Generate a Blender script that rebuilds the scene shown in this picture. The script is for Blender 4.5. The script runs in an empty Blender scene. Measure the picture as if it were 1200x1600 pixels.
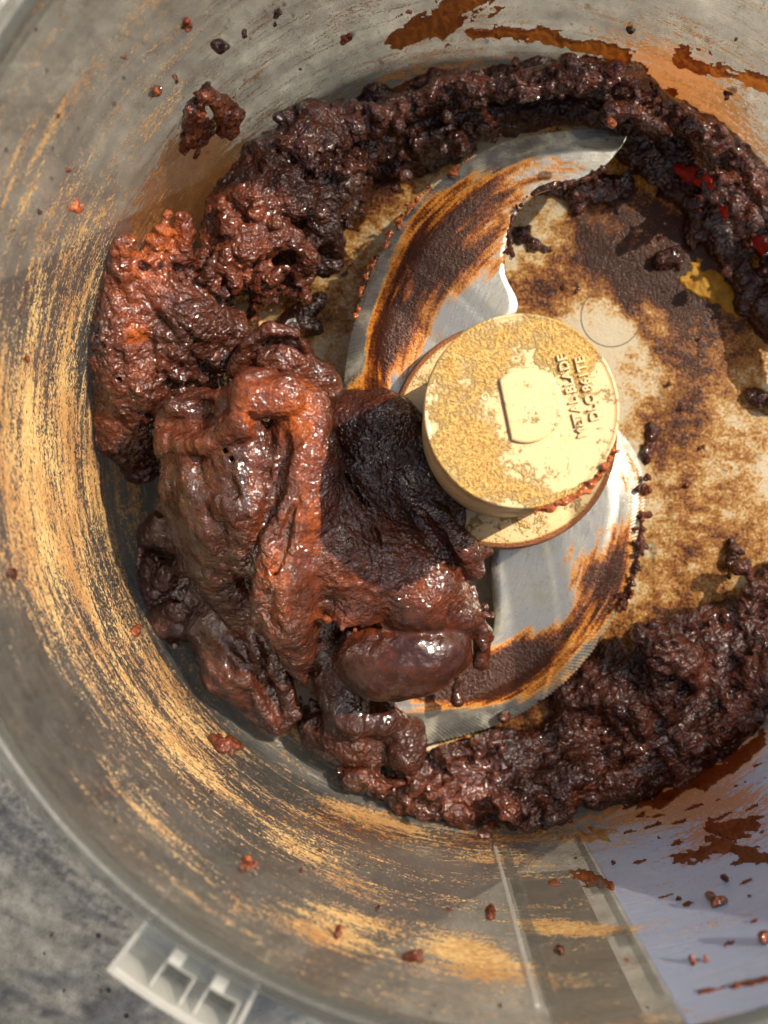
import bpy, math, random
import numpy as np
from mathutils import Vector, Matrix
S = bpy.context.scene
rad = math.radians

# ---------------- camera, world, sun, exposure ----------------
# lengths below are in centimetres; everything is written to Blender in metres (CM)
CM = 0.01
F, CAMP = 2233.0, np.array([-2.24, -2.24, 33.3])
# straight down lands at photo pixel (625,845)
fw = np.array([-25 / F, 45 / F, -1.0]); fw /= np.linalg.norm(fw)
rt = np.cross(fw, [0, 1, 0]); rt /= np.linalg.norm(rt)
up = np.cross(rt, fw)
cam_d = bpy.data.cameras.new('camera'); cam = bpy.data.objects.new('camera', cam_d)
S.collection.objects.link(cam); S.camera = cam
M = Matrix(((rt[0], up[0], -fw[0], CAMP[0] * CM), (rt[1], up[1], -fw[1], CAMP[1] * CM),
            (rt[2], up[2], -fw[2], CAMP[2] * CM), (0, 0, 0, 1)))
cam.matrix_world = M
cam_d.sensor_fit = 'VERTICAL'; cam_d.sensor_height = 36; cam_d.lens = F / 1600 * 36
cam_d.clip_start = 0.01; cam_d.clip_end = 100
cam_d.dof.use_dof = True; cam_d.dof.focus_distance = 0.285; cam_d.dof.aperture_fstop = 18

SUN_AZ, SUN_EL = 29.0, 50.0                   # degrees: from +X towards +Y, above the table
w = bpy.data.worlds.new('World'); S.world = w; w.use_nodes = True
nt = w.node_tree; nt.nodes.clear()
sky = nt.nodes.new('ShaderNodeTexSky'); sky.sky_type = 'NISHITA'; sky.sun_disc = False
sky.sun_elevation = rad(SUN_EL); sky.sun_rotation = rad(90 - SUN_AZ)
bg = nt.nodes.new('ShaderNodeBackground'); bg.inputs[1].default_value = 0.085
sky.dust_density = 5.0; sky.ozone_density = 0.3; sky.air_density = 0.8
wo = nt.nodes.new('ShaderNodeOutputWorld')
nt.links.new(sky.outputs[0], bg.inputs[0]); nt.links.new(bg.outputs[0], wo.inputs[0])
sd = bpy.data.lights.new('sun', 'SUN'); sd.energy = 5.0; sd.angle = rad(0.5); sd.color = (1.0, 0.88, 0.73)
sun = bpy.data.objects.new('sun', sd); S.collection.objects.link(sun)
sdir = Vector((math.cos(rad(SUN_EL)) * math.cos(rad(SUN_AZ)), math.cos(rad(SUN_EL)) * math.sin(rad(SUN_AZ)), math.sin(rad(SUN_EL))))
sun.rotation_euler = sdir.to_track_quat('Z', 'Y').to_euler(); sun.location = sdir * 1.5
S.view_settings.view_transform = 'Standard'; S.view_settings.look = 'None'
S.view_settings.exposure = 0.98; S.view_settings.gamma = 1.0
S.cycles.transparent_max_bounces = 24; S.cycles.max_bounces = 10
S.cycles.sample_clamp_indirect = 4.0
S.cycles.use_denoising = True

# ---------------- pixel <-> place ----------------
def ray(px, py):
    d = fw + (px - 600) / F * rt + (800 - py) / F * up
    return d
def P(px, py, z=0.0):
    d = ray(px, py); t = (z - CAMP[2]) / d[2]
    return CAMP + t * d
def proj(X):
    v = X - CAMP; z = v @ fw
    return 600 + F * (v @ rt) / z, 800 - F * (v @ up) / z
H = 13.0
def rwall(z):                                  # inner radius of the bowl at height z
    z = np.asarray(z, float)
    rw = 8.8 + 0.034 * z
    zz = np.clip(z, 0, 1.2)
    rf = rw - 1.2 + np.sqrt(np.maximum(1.44 - (1.2 - zz) ** 2, 0))
    return np.where(z < 1.2, rf, rw)
def W(px, py, inset=0.0):                      # point on the inner wall (or floor) seen at a pixel
    d = ray(px, py)
    lo, hi = (H + 1 - CAMP[2]) / d[2], (0.0 - CAMP[2]) / d[2]
    for k in range(40):
        m = (lo + hi) / 2; p = CAMP + m * d
        if math.hypot(p[0], p[1]) > float(rwall(p[2])) - inset or p[2] < inset: hi = m
        else: lo = m
    return CAMP + lo * d

# ---------------- numpy noise ----------------
rng = np.random.RandomState(7)
TAB = rng.rand(64, 64, 64).astype(np.float32) * 2 - 1
def vn(p):
    i = np.floor(p).astype(np.int32); f = (p - i).astype(np.float32); f = f * f * (3 - 2 * f)
    i0 = i & 63; i1 = (i + 1) & 63
    x0, y0, z0 = i0[..., 0], i0[..., 1], i0[..., 2]; x1, y1, z1 = i1[..., 0], i1[..., 1], i1[..., 2]
    fx, fy, fz = f[..., 0], f[..., 1], f[..., 2]
    a = TAB[x0, y0, z0] * (1 - fx) + TAB[x1, y0, z0] * fx; b = TAB[x0, y1, z0] * (1 - fx) + TAB[x1, y1, z0] * fx
    c = TAB[x0, y0, z1] * (1 - fx) + TAB[x1, y0, z1] * fx; d = TAB[x0, y1, z1] * (1 - fx) + TAB[x1, y1, z1] * fx
    return (a * (1 - fy) + b * fy) * (1 - fz) + (c * (1 - fy) + d * fy) * fz
def fbm(p, o=3):
    s = 0; a = 1.0; p = np.asarray(p, np.float32)
    for k in range(o):
        s = s + a * vn(p * (2.03 ** k) + 13.7 * k); a *= 0.5
    return s

# ---------------- mesh helpers ----------------
COL = S.collection
def tag(o, label=None, cat=None, group=None, kind=None):
    if label: o['label'] = label
    if cat: o['category'] = cat
    if group: o['group'] = group
    if kind: o['kind'] = kind
    return o
def empty(name, at=(0, 0, 0)):
    o = bpy.data.objects.new(name, None); o.location = Vector(at) * CM; o.empty_display_size = 0.02
    COL.objects.link(o); o['at'] = tuple(float(a) for a in at); return o
def mesh(name, V, Fc, mat, parent=None, at=None, smooth=True, attrs=None, uv=None):
    """V in world cm; object origin at `at` (or at its parent's)"""
    V = np.asarray(V, float)
    org = np.array(parent['at']) if parent is not None and 'at' in parent else (np.array(at, float) if at is not None else np.zeros(3))
    me = bpy.data.meshes.new(name)
    Vl = (V - org) * CM
    if isinstance(Fc, np.ndarray):
        n = Fc.shape[1]
        me.vertices.add(len(Vl)); me.vertices.foreach_set('co', Vl.astype(np.float32).ravel())
        me.loops.add(Fc.size); me.loops.foreach_set('vertex_index', Fc.astype(np.int32).ravel())
        me.polygons.add(len(Fc)); me.polygons.foreach_set('loop_start', np.arange(0, Fc.size, n, dtype=np.int32))
        me.update(calc_edges=True)
    else:
        me.from_pydata([tuple(v) for v in Vl], [], Fc); me.update()
    if smooth: me.polygons.foreach_set('use_smooth', np.ones(len(me.polygons), bool))
    for k, a in (attrs or {}).items():
        at_ = me.attributes.new(k, 'FLOAT', 'POINT'); at_.data.foreach_set('value', np.asarray(a, np.float32).ravel())
    if uv is not None:
        u = me.uv_layers.new(name='UVMap'); li = np.empty(len(me.loops), np.int32); me.loops.foreach_get('vertex_index', li)
        u.data.foreach_set('uv', np.asarray(uv, np.float32)[li].ravel())
    me.materials.append(mat)
    o = bpy.data.objects.new(name, me); COL.objects.link(o)
    if parent is not None: o.parent = parent
    else: o.location = Vector(org) * CM; o['at'] = tuple(float(a) for a in org)
    return o
def grid_faces(n, m, wrap=False):
    i = np.arange(n - 1)[:, None]; j = np.arange(m if wrap else m - 1)[None, :]
    j1 = (j + 1) % m
    return np.stack([i * m + j, i * m + j1, (i + 1) * m + j1, (i + 1) * m + j], -1).reshape(-1, 4)
def lathe(name, prof, n, mat, parent=None, at=None, c=(0, 0), **k):
    t = np.linspace(0, 2 * np.pi, n, endpoint=False); pr = np.array(prof, float)
    V = np.stack([c[0] + pr[:, None, 0] * np.cos(t), c[1] + pr[:, None, 0] * np.sin(t), pr[:, None, 1] + 0 * t], -1).reshape(-1, 3)
    return mesh(name, V, grid_faces(len(pr), n, True), mat, parent, at, **k)
def smooth_line(pts, n):
    """Catmull-Rom resampling"""
    p = np.array(pts, float); p = np.vstack([2 * p[0] - p[1], p, 2 * p[-1] - p[-2]]); m = len(p) - 3
    out = []
    for u in np.linspace(0, m - 1e-6, n):
        i = int(u); t = u - i; a, b, c, d = p[i:i + 4]
        out.append(.5 * (2 * b + (c - a) * t + (2 * a - 5 * b + 4 * c - d) * t * t + (3 * b - a - 3 * c + d) * t ** 3))
    return np.array(out)
def blobs(px, py, L):
    s = np.zeros_like(px)
    for b in L:
        x, y, rx, ry, an, st = b
        c, si = math.cos(rad(an)), math.sin(rad(an)); dx, dy = px - x, y - py
        u = (dx * c + dy * si) / rx; v = (-dx * si + dy * c) / ry
        g = st * np.exp(-(u * u + v * v) ** 1.5 * 0.7)
        s = s + g
    return s

# ---------------- implicit dough modelling ----------------
class Dough:
    def __init__(s, lo, hi, vox=0.05):
        s.vox = vox; s.lo = np.array(lo, float); s.n = np.ceil((np.array(hi) - s.lo) / vox).astype(int) + 1
        s.S = np.full(s.n, 1.0, np.float32)
    def box(s, a, b):
        i = np.clip(np.floor((a - s.lo) / s.vox).astype(int), 0, s.n); j = np.clip(np.ceil((b - s.lo) / s.vox).astype(int) + 1, 0, s.n)
        if (j <= i).any(): return None
        sl = tuple(slice(i[k], j[k]) for k in range(3))
        g = np.meshgrid(*[(np.arange(i[k], j[k]) * s.vox + s.lo[k]).astype(np.float32) for k in range(3)], indexing='ij')
        return sl, g
    def put(s, sl, d, k, cut=False):
        A = s.S[sl]
        if cut:
            h = np.maximum(k - np.abs(A + d), 0) / k; s.S[sl] = np.maximum(A, -d) + h * h * k / 4
        else:
            h = np.maximum(k - np.abs(A - d), 0) / k; s.S[sl] = np.minimum(A, d) - h * h * k / 4
    def seg(s, a, ra, b, rb, k=.15, cut=False):
        r = max(ra, rb) + 1.0 if not cut else max(ra, rb) + k + .1
        q = s.box(np.minimum(a, b) - r, np.maximum(a, b) + r)
        if q is None: return
        sl, g = q; ab = b - a; L = ab @ ab + 1e-9
        t = np.clip(((g[0] - a[0]) * ab[0] + (g[1] - a[1]) * ab[1] + (g[2] - a[2]) * ab[2]) / L, 0, 1)
        d = np.sqrt((g[0] - a[0] - t * ab[0]) ** 2 + (g[1] - a[1] - t * ab[1]) ** 2 + (g[2] - a[2] - t * ab[2]) ** 2) - (ra + t * (rb - ra))
        s.put(sl, d, k, cut)
    def T(s, pts, k=.15, cut=False):           # tube through pixels (px,py,z,r)
        w_ = [(P(*p[:3]), p[3]) for p in pts]
        if len(w_) == 1: w_ = w_ * 2
        for (a, ra), (b, rb) in zip(w_[:-1], w_[1:]): s.seg(a, ra, b, rb, k, cut)
        return s
    def C(s, pts, k=.1):                       # crease cut along pixels
        q = smooth_line([list(p) for p in pts], len(pts) * 3)
        return s.T([tuple(x) for x in q], k, True)
    def E(s, px, py, z, r, an=0, k=.2, cut=False):
        c = P(px, py, z); r = np.array(r, float); R = r.max() + (1.0 if not cut else .3)
        q = s.box(c - R, c + R)
        if q is None: return s
        sl, g = q; co, si = math.cos(rad(an)), math.sin(rad(an)); dx, dy, dz = g[0] - c[0], g[1] - c[1], g[2] - c[2]
        u, v, w_ = (dx * co + dy * si) / r[0], (-dx * si + dy * co) / r[1], dz / r[2]
        l = np.sqrt(u * u + v * v + w_ * w_) + 1e-6; l2 = np.sqrt((u / r[0]) ** 2 + (v / r[1]) ** 2 + (w_ / r[2]) ** 2) + 1e-6
        s.put(sl, l * (l - 1) / l2, k, cut); return s
    def crumbs(s, line, n, rr, spread, seed, k=.06):
        r_ = random.Random(seed); q = smooth_line([list(p) for p in line], 60)
        for i in range(n):
            x = q[r_.randrange(60)]; r = r_.uniform(*rr) * r_.uniform(.6, 1)
            a = P(x[0] + r_.gauss(0, spread), x[1] + r_.gauss(0, spread), max(.05, x[2] + r_.gauss(0, .15)))
            b = a + np.array([r_.gauss(0, r), r_.gauss(0, r), r_.gauss(0, r * .6)]); s.seg(a, r, b, r * r_.uniform(.4, 1), k)
        return s
    def rough(s, layers, seed=0):
        """layers: (frequency, amplitude, ridged, octaves)"""
        band = np.abs(s.S) < 0.45; ix = np.argwhere(band); p = (ix * s.vox + s.lo).astype(np.float32)
        v = s.S[band]
        for f, a, rd, o in layers:
            nz = fbm(p * f + seed, o)
            v = v + (a * (0.5 - 1.4 * np.abs(nz)) if rd else a * nz)
        s.S[band] = v; return s
    def clip(s, wall=0.015, floor=0.012):
        x = (np.arange(s.n[0]) * s.vox + s.lo[0])[:, None, None]; y = (np.arange(s.n[1]) * s.vox + s.lo[1])[None, :, None]
        z = (np.arange(s.n[2]) * s.vox + s.lo[2])[None, None, :]
        r = np.sqrt(x * x + y * y)
        s.S = np.maximum(s.S, (r - (rwall(z) - wall)).astype(np.float32)); s.S = np.maximum(s.S, (floor - z + 0 * r).astype(np.float32)); return s
    def mesh(s):
        A = s.S.copy(); A[0] = A[-1] = 1; A[:, 0] = A[:, -1] = 1; A[:, :, 0] = A[:, :, -1] = 1
        N = A < 0; n = np.array(A.shape) - 1
        cnt = np.zeros(n, np.int8)
        cs = [(i, j, k) for i in (0, 1) for j in (0, 1) for k in (0, 1)]
        sh = lambda B, c: B[c[0]:c[0] + n[0], c[1]:c[1] + n[1], c[2]:c[2] + n[2]]
        for c in cs: cnt += sh(N, c)
        act = (cnt > 0) & (cnt < 8); idx = np.argwhere(act); ids = np.full(n, -1, np.int32); ids[act] = np.arange(len(idx))
        acc = np.zeros((len(idx), 3)); num = np.zeros(len(idx))
        val = {c: A[idx[:, 0] + c[0], idx[:, 1] + c[1], idx[:, 2] + c[2]] for c in cs}
        for c in cs:
            for ax in range(3):
                if c[ax]: continue
                d = list(c); d[ax] = 1; d = tuple(d); a, b = val[c], val[d]; m = (a < 0) != (b < 0)
                t = np.where(m, a / np.where(m, a - b, 1), 0); pt = np.tile(np.array(c, float), (len(idx), 1)); pt[:, ax] += t
                acc[m] += pt[m]; num[m] += 1
        V = (idx + acc / num[:, None]) * s.vox + s.lo
        Fs = []
        for ax in range(3):
            sl0 = [slice(1, n[k]) for k in range(3)]; sl0[ax] = slice(0, n[ax]); sl1 = list(sl0); sl1[ax] = slice(1, n[ax] + 1)
            a, b = N[tuple(sl0)], N[tuple(sl1)]; o1, o2 = [k for k in range(3) if k != ax]
            for pos in (True, False):
                e = np.argwhere((a & ~b) if pos else (~a & b)); 
                if not len(e): continue
                off = np.ones(3, int); off[ax] = 0; e = e + off
                q = []
                for (u, v) in ((-1, -1), (0, -1), (0, 0), (-1, 0)):
                    c = e.copy(); c[:, o1] += u; c[:, o2] += v; q.append(ids[c[:, 0], c[:, 1], c[:, 2]])
                q = np.stack(q, 1); flip = (ax == 1) != (not pos)
                Fs.append(q[:, ::-1] if flip else q)
        return V, np.vstack(Fs)
def normals(V, Fc):
    a = V[Fc[:, 2]] - V[Fc[:, 0]]; b = V[Fc[:, 3]] - V[Fc[:, 1]]; n = np.cross(a, b); N = np.zeros_like(V)
    for k in range(4): np.add.at(N, Fc[:, k], n)
    return N / (np.linalg.norm(N, axis=1, keepdims=True) + 1e-9)
def strokes(V, Nn, zones, seed=0):
    """directional pull marks: zones (px,py,radius,angle,amp,freq)"""
    px, py = proj(V); d = np.zeros(len(V))
    for i, (x, y, r, an, amp, fr) in enumerate(zones):
        wgt = np.exp(-(((px - x) ** 2 + (py - y) ** 2) / r ** 2) ** 1.5)
        m = wgt > .02
        if not m.any(): continue
        c, s_ = math.cos(rad(an)), math.sin(rad(an)); Q = V[m]
        al = Q[:, 0] * c + Q[:, 1] * s_; ac = -Q[:, 0] * s_ + Q[:, 1] * c
        ac = ac + .12 * vn(np.stack([al * .8, ac * .8, Q[:, 2] + i], -1))
        n1 = fbm(np.stack([al * .35 * fr * .3, ac * fr, Q[:, 2] * fr * .5 + i * 7 + seed], -1), 2)
        d[m] += wgt[m] * amp * n1
    return V + Nn * d[:, None]

# ---------------- materials ----------------
class NT:
    def __init__(s, name):
        s.m = bpy.data.materials.new(name); s.m.use_nodes = True; s.t = s.m.node_tree; s.t.nodes.clear()
        s.out = s.n('ShaderNodeOutputMaterial'); s.m.displacement_method = 'BUMP'
    def n(s, ty, **k):
        nd = s.t.nodes.new(ty)
        for a, b in k.items(): setattr(nd, a, b)
        return nd
    def set(s, sock, v):
        if isinstance(v, bpy.types.NodeSocket): s.t.links.new(v, sock)
        elif v is not None:
            if isinstance(v, tuple) and len(v) == 3 and sock.type == 'RGBA': v = (*v, 1)
            sock.default_value = v
    def math(s, op, a, b=None, c=None, clamp=False):
        nd = s.n('ShaderNodeMath', operation=op, use_clamp=clamp); s.set(nd.inputs[0], a)
        if b is not None: s.set(nd.inputs[1], b)
        if c is not None: s.set(nd.inputs[2], c)
        return nd.outputs[0]
    def coord(s, uv=False, sc=(1, 1, 1), rot=(0, 0, 0), loc=(0, 0, 0)):
        tc = s.n('ShaderNodeTexCoord'); mp = s.n('ShaderNodeMapping')
        mp.inputs['Scale'].default_value = tuple(x * (1 if uv else 100) for x in sc); mp.inputs['Rotation'].default_value = rot; mp.inputs['Location'].default_value = loc
        s.t.links.new(tc.outputs['UV' if uv else 'Object'], mp.inputs[0]); return mp.outputs[0]
    def noise(s, co, sc, det=3, ro=.55, dist=0.0):
        nd = s.n('ShaderNodeTexNoise'); s.set(nd.inputs['Vector'], co); nd.inputs['Scale'].default_value = sc
        nd.inputs['Detail'].default_value = det; nd.inputs['Roughness'].default_value = ro; nd.inputs['Distortion'].default_value = dist
        return nd.outputs['Fac']
    def ramp(s, f, stops):
        nd = s.n('ShaderNodeValToRGB'); s.set(nd.inputs[0], f); e = nd.color_ramp.elements
        while len(e) < len(stops): e.new(.5)
        for x, (p, c) in zip(e, stops): x.position = p; x.color = (*c, 1) if isinstance(c, tuple) else (c, c, c, 1)
        return nd.outputs[0]
    def step(s, f, a, b):
        nd = s.n('ShaderNodeMapRange', interpolation_type='SMOOTHSTEP'); s.set(nd.inputs[0], f); nd.inputs[1].default_value = a; nd.inputs[2].default_value = b
        return nd.outputs[0]
    def mixc(s, f, a, b):
        nd = s.n('ShaderNodeMix', data_type='RGBA'); s.set(nd.inputs[0], f); s.set(nd.inputs[6], a); s.set(nd.inputs[7], b); return nd.outputs[2]
    def attr(s, name): return s.n('ShaderNodeAttribute', attribute_name=name).outputs['Fac']
    def bump(s, h, dist, st=1.0, nrm=None):
        nd = s.n('ShaderNodeBump'); nd.inputs['Strength'].default_value = st; nd.inputs['Distance'].default_value = dist * CM; s.set(nd.inputs['Height'], h)
        if nrm is not None: s.set(nd.inputs['Normal'], nrm)
        return nd.outputs[0]
    def pbr(s, color, rough=.5, normal=None, **k):
        nd = s.n('ShaderNodeBsdfPrincipled'); s.set(nd.inputs['Base Color'], color); s.set(nd.inputs['Roughness'], rough)
        if normal is not None: s.set(nd.inputs['Normal'], normal)
        for a, b in k.items(): s.set(nd.inputs[a.replace('_', ' ')], b)
        return nd.outputs[0]
    def mix(s, f, a, b):
        nd = s.n('ShaderNodeMixShader'); s.set(nd.inputs[0], f); s.t.links.new(a, nd.inputs[1]); s.t.links.new(b, nd.inputs[2]); return nd.outputs[0]
    def fresnel(s, nrm=None):
        ge = s.n('ShaderNodeNewGeometry'); f = s.n('ShaderNodeFresnel')
        s.set(f.inputs[0], s.math('MULTIPLY_ADD', ge.outputs['Backfacing'], 1 / 1.5 - 1.5, 1.5))
        if nrm is not None: s.set(f.inputs['Normal'], nrm)
        return f.outputs[0]
    def sh(s, ty, color, **k):
        nd = s.n(ty); s.set(nd.inputs['Color'], color)
        for a, b in k.items(): s.set(nd.inputs[a], b)
        return nd.outputs[0]
    def fin(s, x): s.t.links.new(x, s.out.inputs[0]); return s.m

def mat_dough(name, bias=0.0, grain=1.0, sss=.05):
    N = NT(name); co = N.coord()
    big = N.noise(co, 1.3, 4); mid = N.noise(co, 6, 4, .6); fine = N.noise(co, 13, 3, .7); mic = N.noise(co, 27, 2, .6)
    tone = N.attr('tone'); sm = N.attr('gloss')
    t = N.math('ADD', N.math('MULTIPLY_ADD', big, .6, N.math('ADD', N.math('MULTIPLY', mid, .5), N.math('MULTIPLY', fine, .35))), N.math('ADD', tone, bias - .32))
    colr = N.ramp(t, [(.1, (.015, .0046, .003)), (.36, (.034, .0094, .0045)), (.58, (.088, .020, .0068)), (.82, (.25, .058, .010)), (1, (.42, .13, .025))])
    g = N.math('SUBTRACT', 1.0, N.math('MULTIPLY', sm, .82))
    glt = N.noise(co, 10.0, 1.0, .5); grv = N.math('MULTIPLY', g, grain)
    h = N.math('MULTIPLY', N.math('ADD', N.math('MULTIPLY', fine, .8), N.math('MULTIPLY', mic, .2)), grv); h2 = N.math('MULTIPLY', mid, N.math('MULTIPLY', g, .9))
    b = N.bump(h2, .055, .8); b1 = N.bump(N.math('ADD', h, N.math('MULTIPLY', glt, grv)), .045, 1.0, b); b2 = N.bump(N.math('MULTIPLY', glt, grv), .085, 1.0, b)
    wetn = N.step(N.noise(co, 2.1, 3), .36, .6)
    rg = N.math('ADD', N.math('MULTIPLY', N.noise(co, 9, 2), .3), .35)
    return N.fin(N.pbr(colr, rg, b1, Subsurface_Weight=sss, Subsurface_Radius=(.003, .0006, .0002), Subsurface_Scale=.5, Specular_IOR_Level=.04,
                       Coat_Weight=N.math('MULTIPLY_ADD', wetn, .6, .4), Coat_Roughness=.065, Coat_IOR=1.75, Coat_Normal=b2))

def mat_bowl():
    """clear scuffed plastic; the inner side carries dried cocoa and wet film where the attributes say"""
    N = NT('scuffed_clear_plastic'); uv = N.coord(True)
    st = N.noise(N.coord(True, (.5, 2.4, 1), (0, 0, .10)), 1.5, 5, .62, .25)
    st2 = N.noise(N.coord(True, (.25, 5, 1), (0, 0, .1)), 3.2, 4, .6)
    gr = N.noise(uv, 17, 3, .7); gr2 = N.noise(uv, 6, 4, .6)
    co = N.attr('cocoa'); wf = N.attr('wet')
    def cs(x, k): return N.math('MULTIPLY', N.math('SUBTRACT', x, .5), k)
    big = N.noise(N.coord(True, (.5, 1.2, 1), (0, 0, .08)), .7, 3)
    v = N.math('ADD', N.math('ADD', cs(st, 1.6), cs(st2, .55)), N.math('ADD', cs(gr, 2.6), N.math('ADD', cs(gr2, 1.5), cs(big, 1.5))))
    m = N.step(N.math('ADD', v, co), .40, .68)
    mw = N.step(N.math('ADD', N.math('ADD', cs(st, 1.2), N.math('ADD', cs(gr, 1.0), cs(gr2, 1.6))), wf), .35, .7)
    mw = N.math('MULTIPLY', mw, N.step(wf, .05, .2))
    sc = N.math('MULTIPLY', N.step(N.math('ADD', cs(st2, 1), cs(st, 1)), .05, .28), .35)
    bmp = N.bump(N.math('ADD', N.math('MULTIPLY', m, .5), N.math('ADD', N.math('MULTIPLY', gr, .35), N.math('MULTIPLY', st2, .6))), .05, .7)
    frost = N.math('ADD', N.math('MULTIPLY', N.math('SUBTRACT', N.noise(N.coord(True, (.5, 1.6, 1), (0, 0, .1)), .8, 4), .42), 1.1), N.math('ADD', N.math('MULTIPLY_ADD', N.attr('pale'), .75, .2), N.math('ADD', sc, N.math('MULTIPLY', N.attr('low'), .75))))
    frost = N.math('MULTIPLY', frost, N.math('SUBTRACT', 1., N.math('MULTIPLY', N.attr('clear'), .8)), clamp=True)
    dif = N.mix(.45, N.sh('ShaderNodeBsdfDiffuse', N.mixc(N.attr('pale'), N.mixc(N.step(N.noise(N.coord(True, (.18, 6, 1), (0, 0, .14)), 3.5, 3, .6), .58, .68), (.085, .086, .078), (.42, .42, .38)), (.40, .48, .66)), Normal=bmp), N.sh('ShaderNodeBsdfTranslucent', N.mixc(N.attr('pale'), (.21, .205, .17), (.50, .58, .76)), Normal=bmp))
    tr = N.sh('ShaderNodeBsdfTransparent', (.95, .94, .90))
    base = N.mix(frost, tr, dif)
    fr = N.fresnel()
    base = N.mix(N.math('MULTIPLY', fr, 1.5, clamp=True), base, N.sh('ShaderNodeBsdfGlossy', (1, 1, 1), Roughness=.13, Normal=bmp))
    powder = N.ramp(N.math('ADD', N.math('MULTIPLY', N.noise(uv, 9, 4, .7), .6), N.math('MULTIPLY', N.noise(uv, .55, 3), .4)), [(.34, (.24, .105, .035)), (.47, (.45, .235, .075)), (.6, (.74, .52, .21))])
    pw = N.mix(.25, N.pbr(powder, .75, bmp, Specular_IOR_Level=.35), N.sh('ShaderNodeBsdfTranslucent', (.6, .3, .1)))
    wet = N.mix(.45, N.pbr(N.ramp(gr2, [(.35, (.07, .02, .007)), (.6, (.22, .075, .018)), (.8, (.4, .2, .06))]), .22, N.bump(gr, .05, .7)), N.sh('ShaderNodeBsdfTranslucent', (.75, .26, .05)))
    x = N.mix(N.math('MULTIPLY', mw, .8), base, wet)
    x = N.mix(N.math('MULTIPLY', m, .9), x, pw)
    return N.fin(x)

def mat_clear(name, col=(.75, .76, .74), frost=.2, rough=.12, spec=1.0):
    N = NT(name); co = N.coord()
    dif = N.mix(.5, N.sh('ShaderNodeBsdfDiffuse', col), N.sh('ShaderNodeBsdfTranslucent', col))
    base = N.mix(frost, N.sh('ShaderNodeBsdfTransparent', (.88, .9, .9)), dif)
    b = N.bump(N.noise(co, 5, 3), .03, .3)
    fr = N.fresnel()
    return N.fin(N.mix(N.math('MULTIPLY', fr, spec), base, N.sh('ShaderNodeBsdfGlossy', (1, 1, 1), Roughness=rough, Normal=b)))

def mat_floor():
    N = NT('milky_film_stained_plastic'); co = N.coord(); film = N.attr('film')
    a = N.noise(co, 1.1, 5, .62, .3); b_ = N.noise(N.coord(sc=(1, 1, 1), rot=(0, 0, .9)), 4.5, 5, .65); g = N.noise(co, 16, 3, .7)
    s1 = N.noise(N.coord(sc=(.6, 2.5, 1), rot=(0, 0, .9)), 2.5, 4, .6)
    def cs(x, k): return N.math('MULTIPLY', N.math('SUBTRACT', x, .5), k)
    v = N.math('ADD', cs(a, 1.5), N.math('ADD', cs(b_, 1.1), N.math('ADD', cs(g, 1.6), cs(s1, .5))))
    t = N.math('ADD', v, film)
    m = N.step(t, .02, .45)
    colr = N.ramp(t, [(.08, (.58, .44, .24)), (.32, (.50, .30, .09)), (.56, (.29, .115, .022)), (.8, (.11, .030, .007)), (1., (.035, .010, .004))])
    basec = N.mixc(m, (.56, .48, .35), colr)
    bmp = N.bump(N.math('ADD', N.math('MULTIPLY', g, .5), N.math('MULTIPLY', b_, .5)), .045, .6)
    rg = N.math('ADD', .12, N.math('MULTIPLY', g, .2))
    sh = N.pbr(basec, rg, bmp, Specular_IOR_Level=.22)
    tl = N.sh('ShaderNodeBsdfTranslucent', N.mixc(N.step(t, .6, 1.0), N.mixc(m, (.75, .66, .5), (.70, .30, .05)), (.10, .025, .006)))
    return N.fin(N.mix(.28, sh, tl))

def mat_steel(name='brushed_steel'):
    N = NT(name); co = N.coord(sc=(1, 1, 1)); film = N.attr('film')
    a = N.noise(N.coord(True, (.4, 3.4, 1), (0, 0, .12)), 1.4, 5, .62, .35); g = N.noise(co, 13, 3, .7)
    br = N.noise(N.coord(True, (.4, 5, 1), (0, 0, .1)), 6, 3, .6)
    def cs(x, k): return N.math('MULTIPLY', N.math('SUBTRACT', x, .5), k)
    t = N.math('ADD', N.math('ADD', cs(a, 2.2), N.math('ADD', cs(g, .8), cs(br, .9))), film)
    m = N.step(t, .22, .55)
    colr = N.ramp(t, [(.2, (.55, .32, .10)), (.5, (.45, .18, .025)), (.76, (.16, .04, .007)), (1.05, (.03, .009, .004))])
    bs = N.bump(br, .01, .35)
    steel = N.pbr((.36, .355, .32), N.math('ADD', .16, N.math('MULTIPLY', br, .28)), bs, Metallic=.95)
    milk = N.pbr((.22, .21, .165), .45, bs); steel = N.mix(N.step(N.noise(co, 1.6, 5, .65), .42, .8), steel, milk)
    fl = N.pbr(colr, N.math('ADD', .1, N.math('MULTIPLY', g, .2)), N.bump(N.math('ADD', g, N.math('MULTIPLY', a, .8)), .05, .7), Specular_IOR_Level=.2)
    return N.fin(N.mix(N.math('MULTIPLY', m, N.step(film, .03, .2)), steel, fl))

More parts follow.
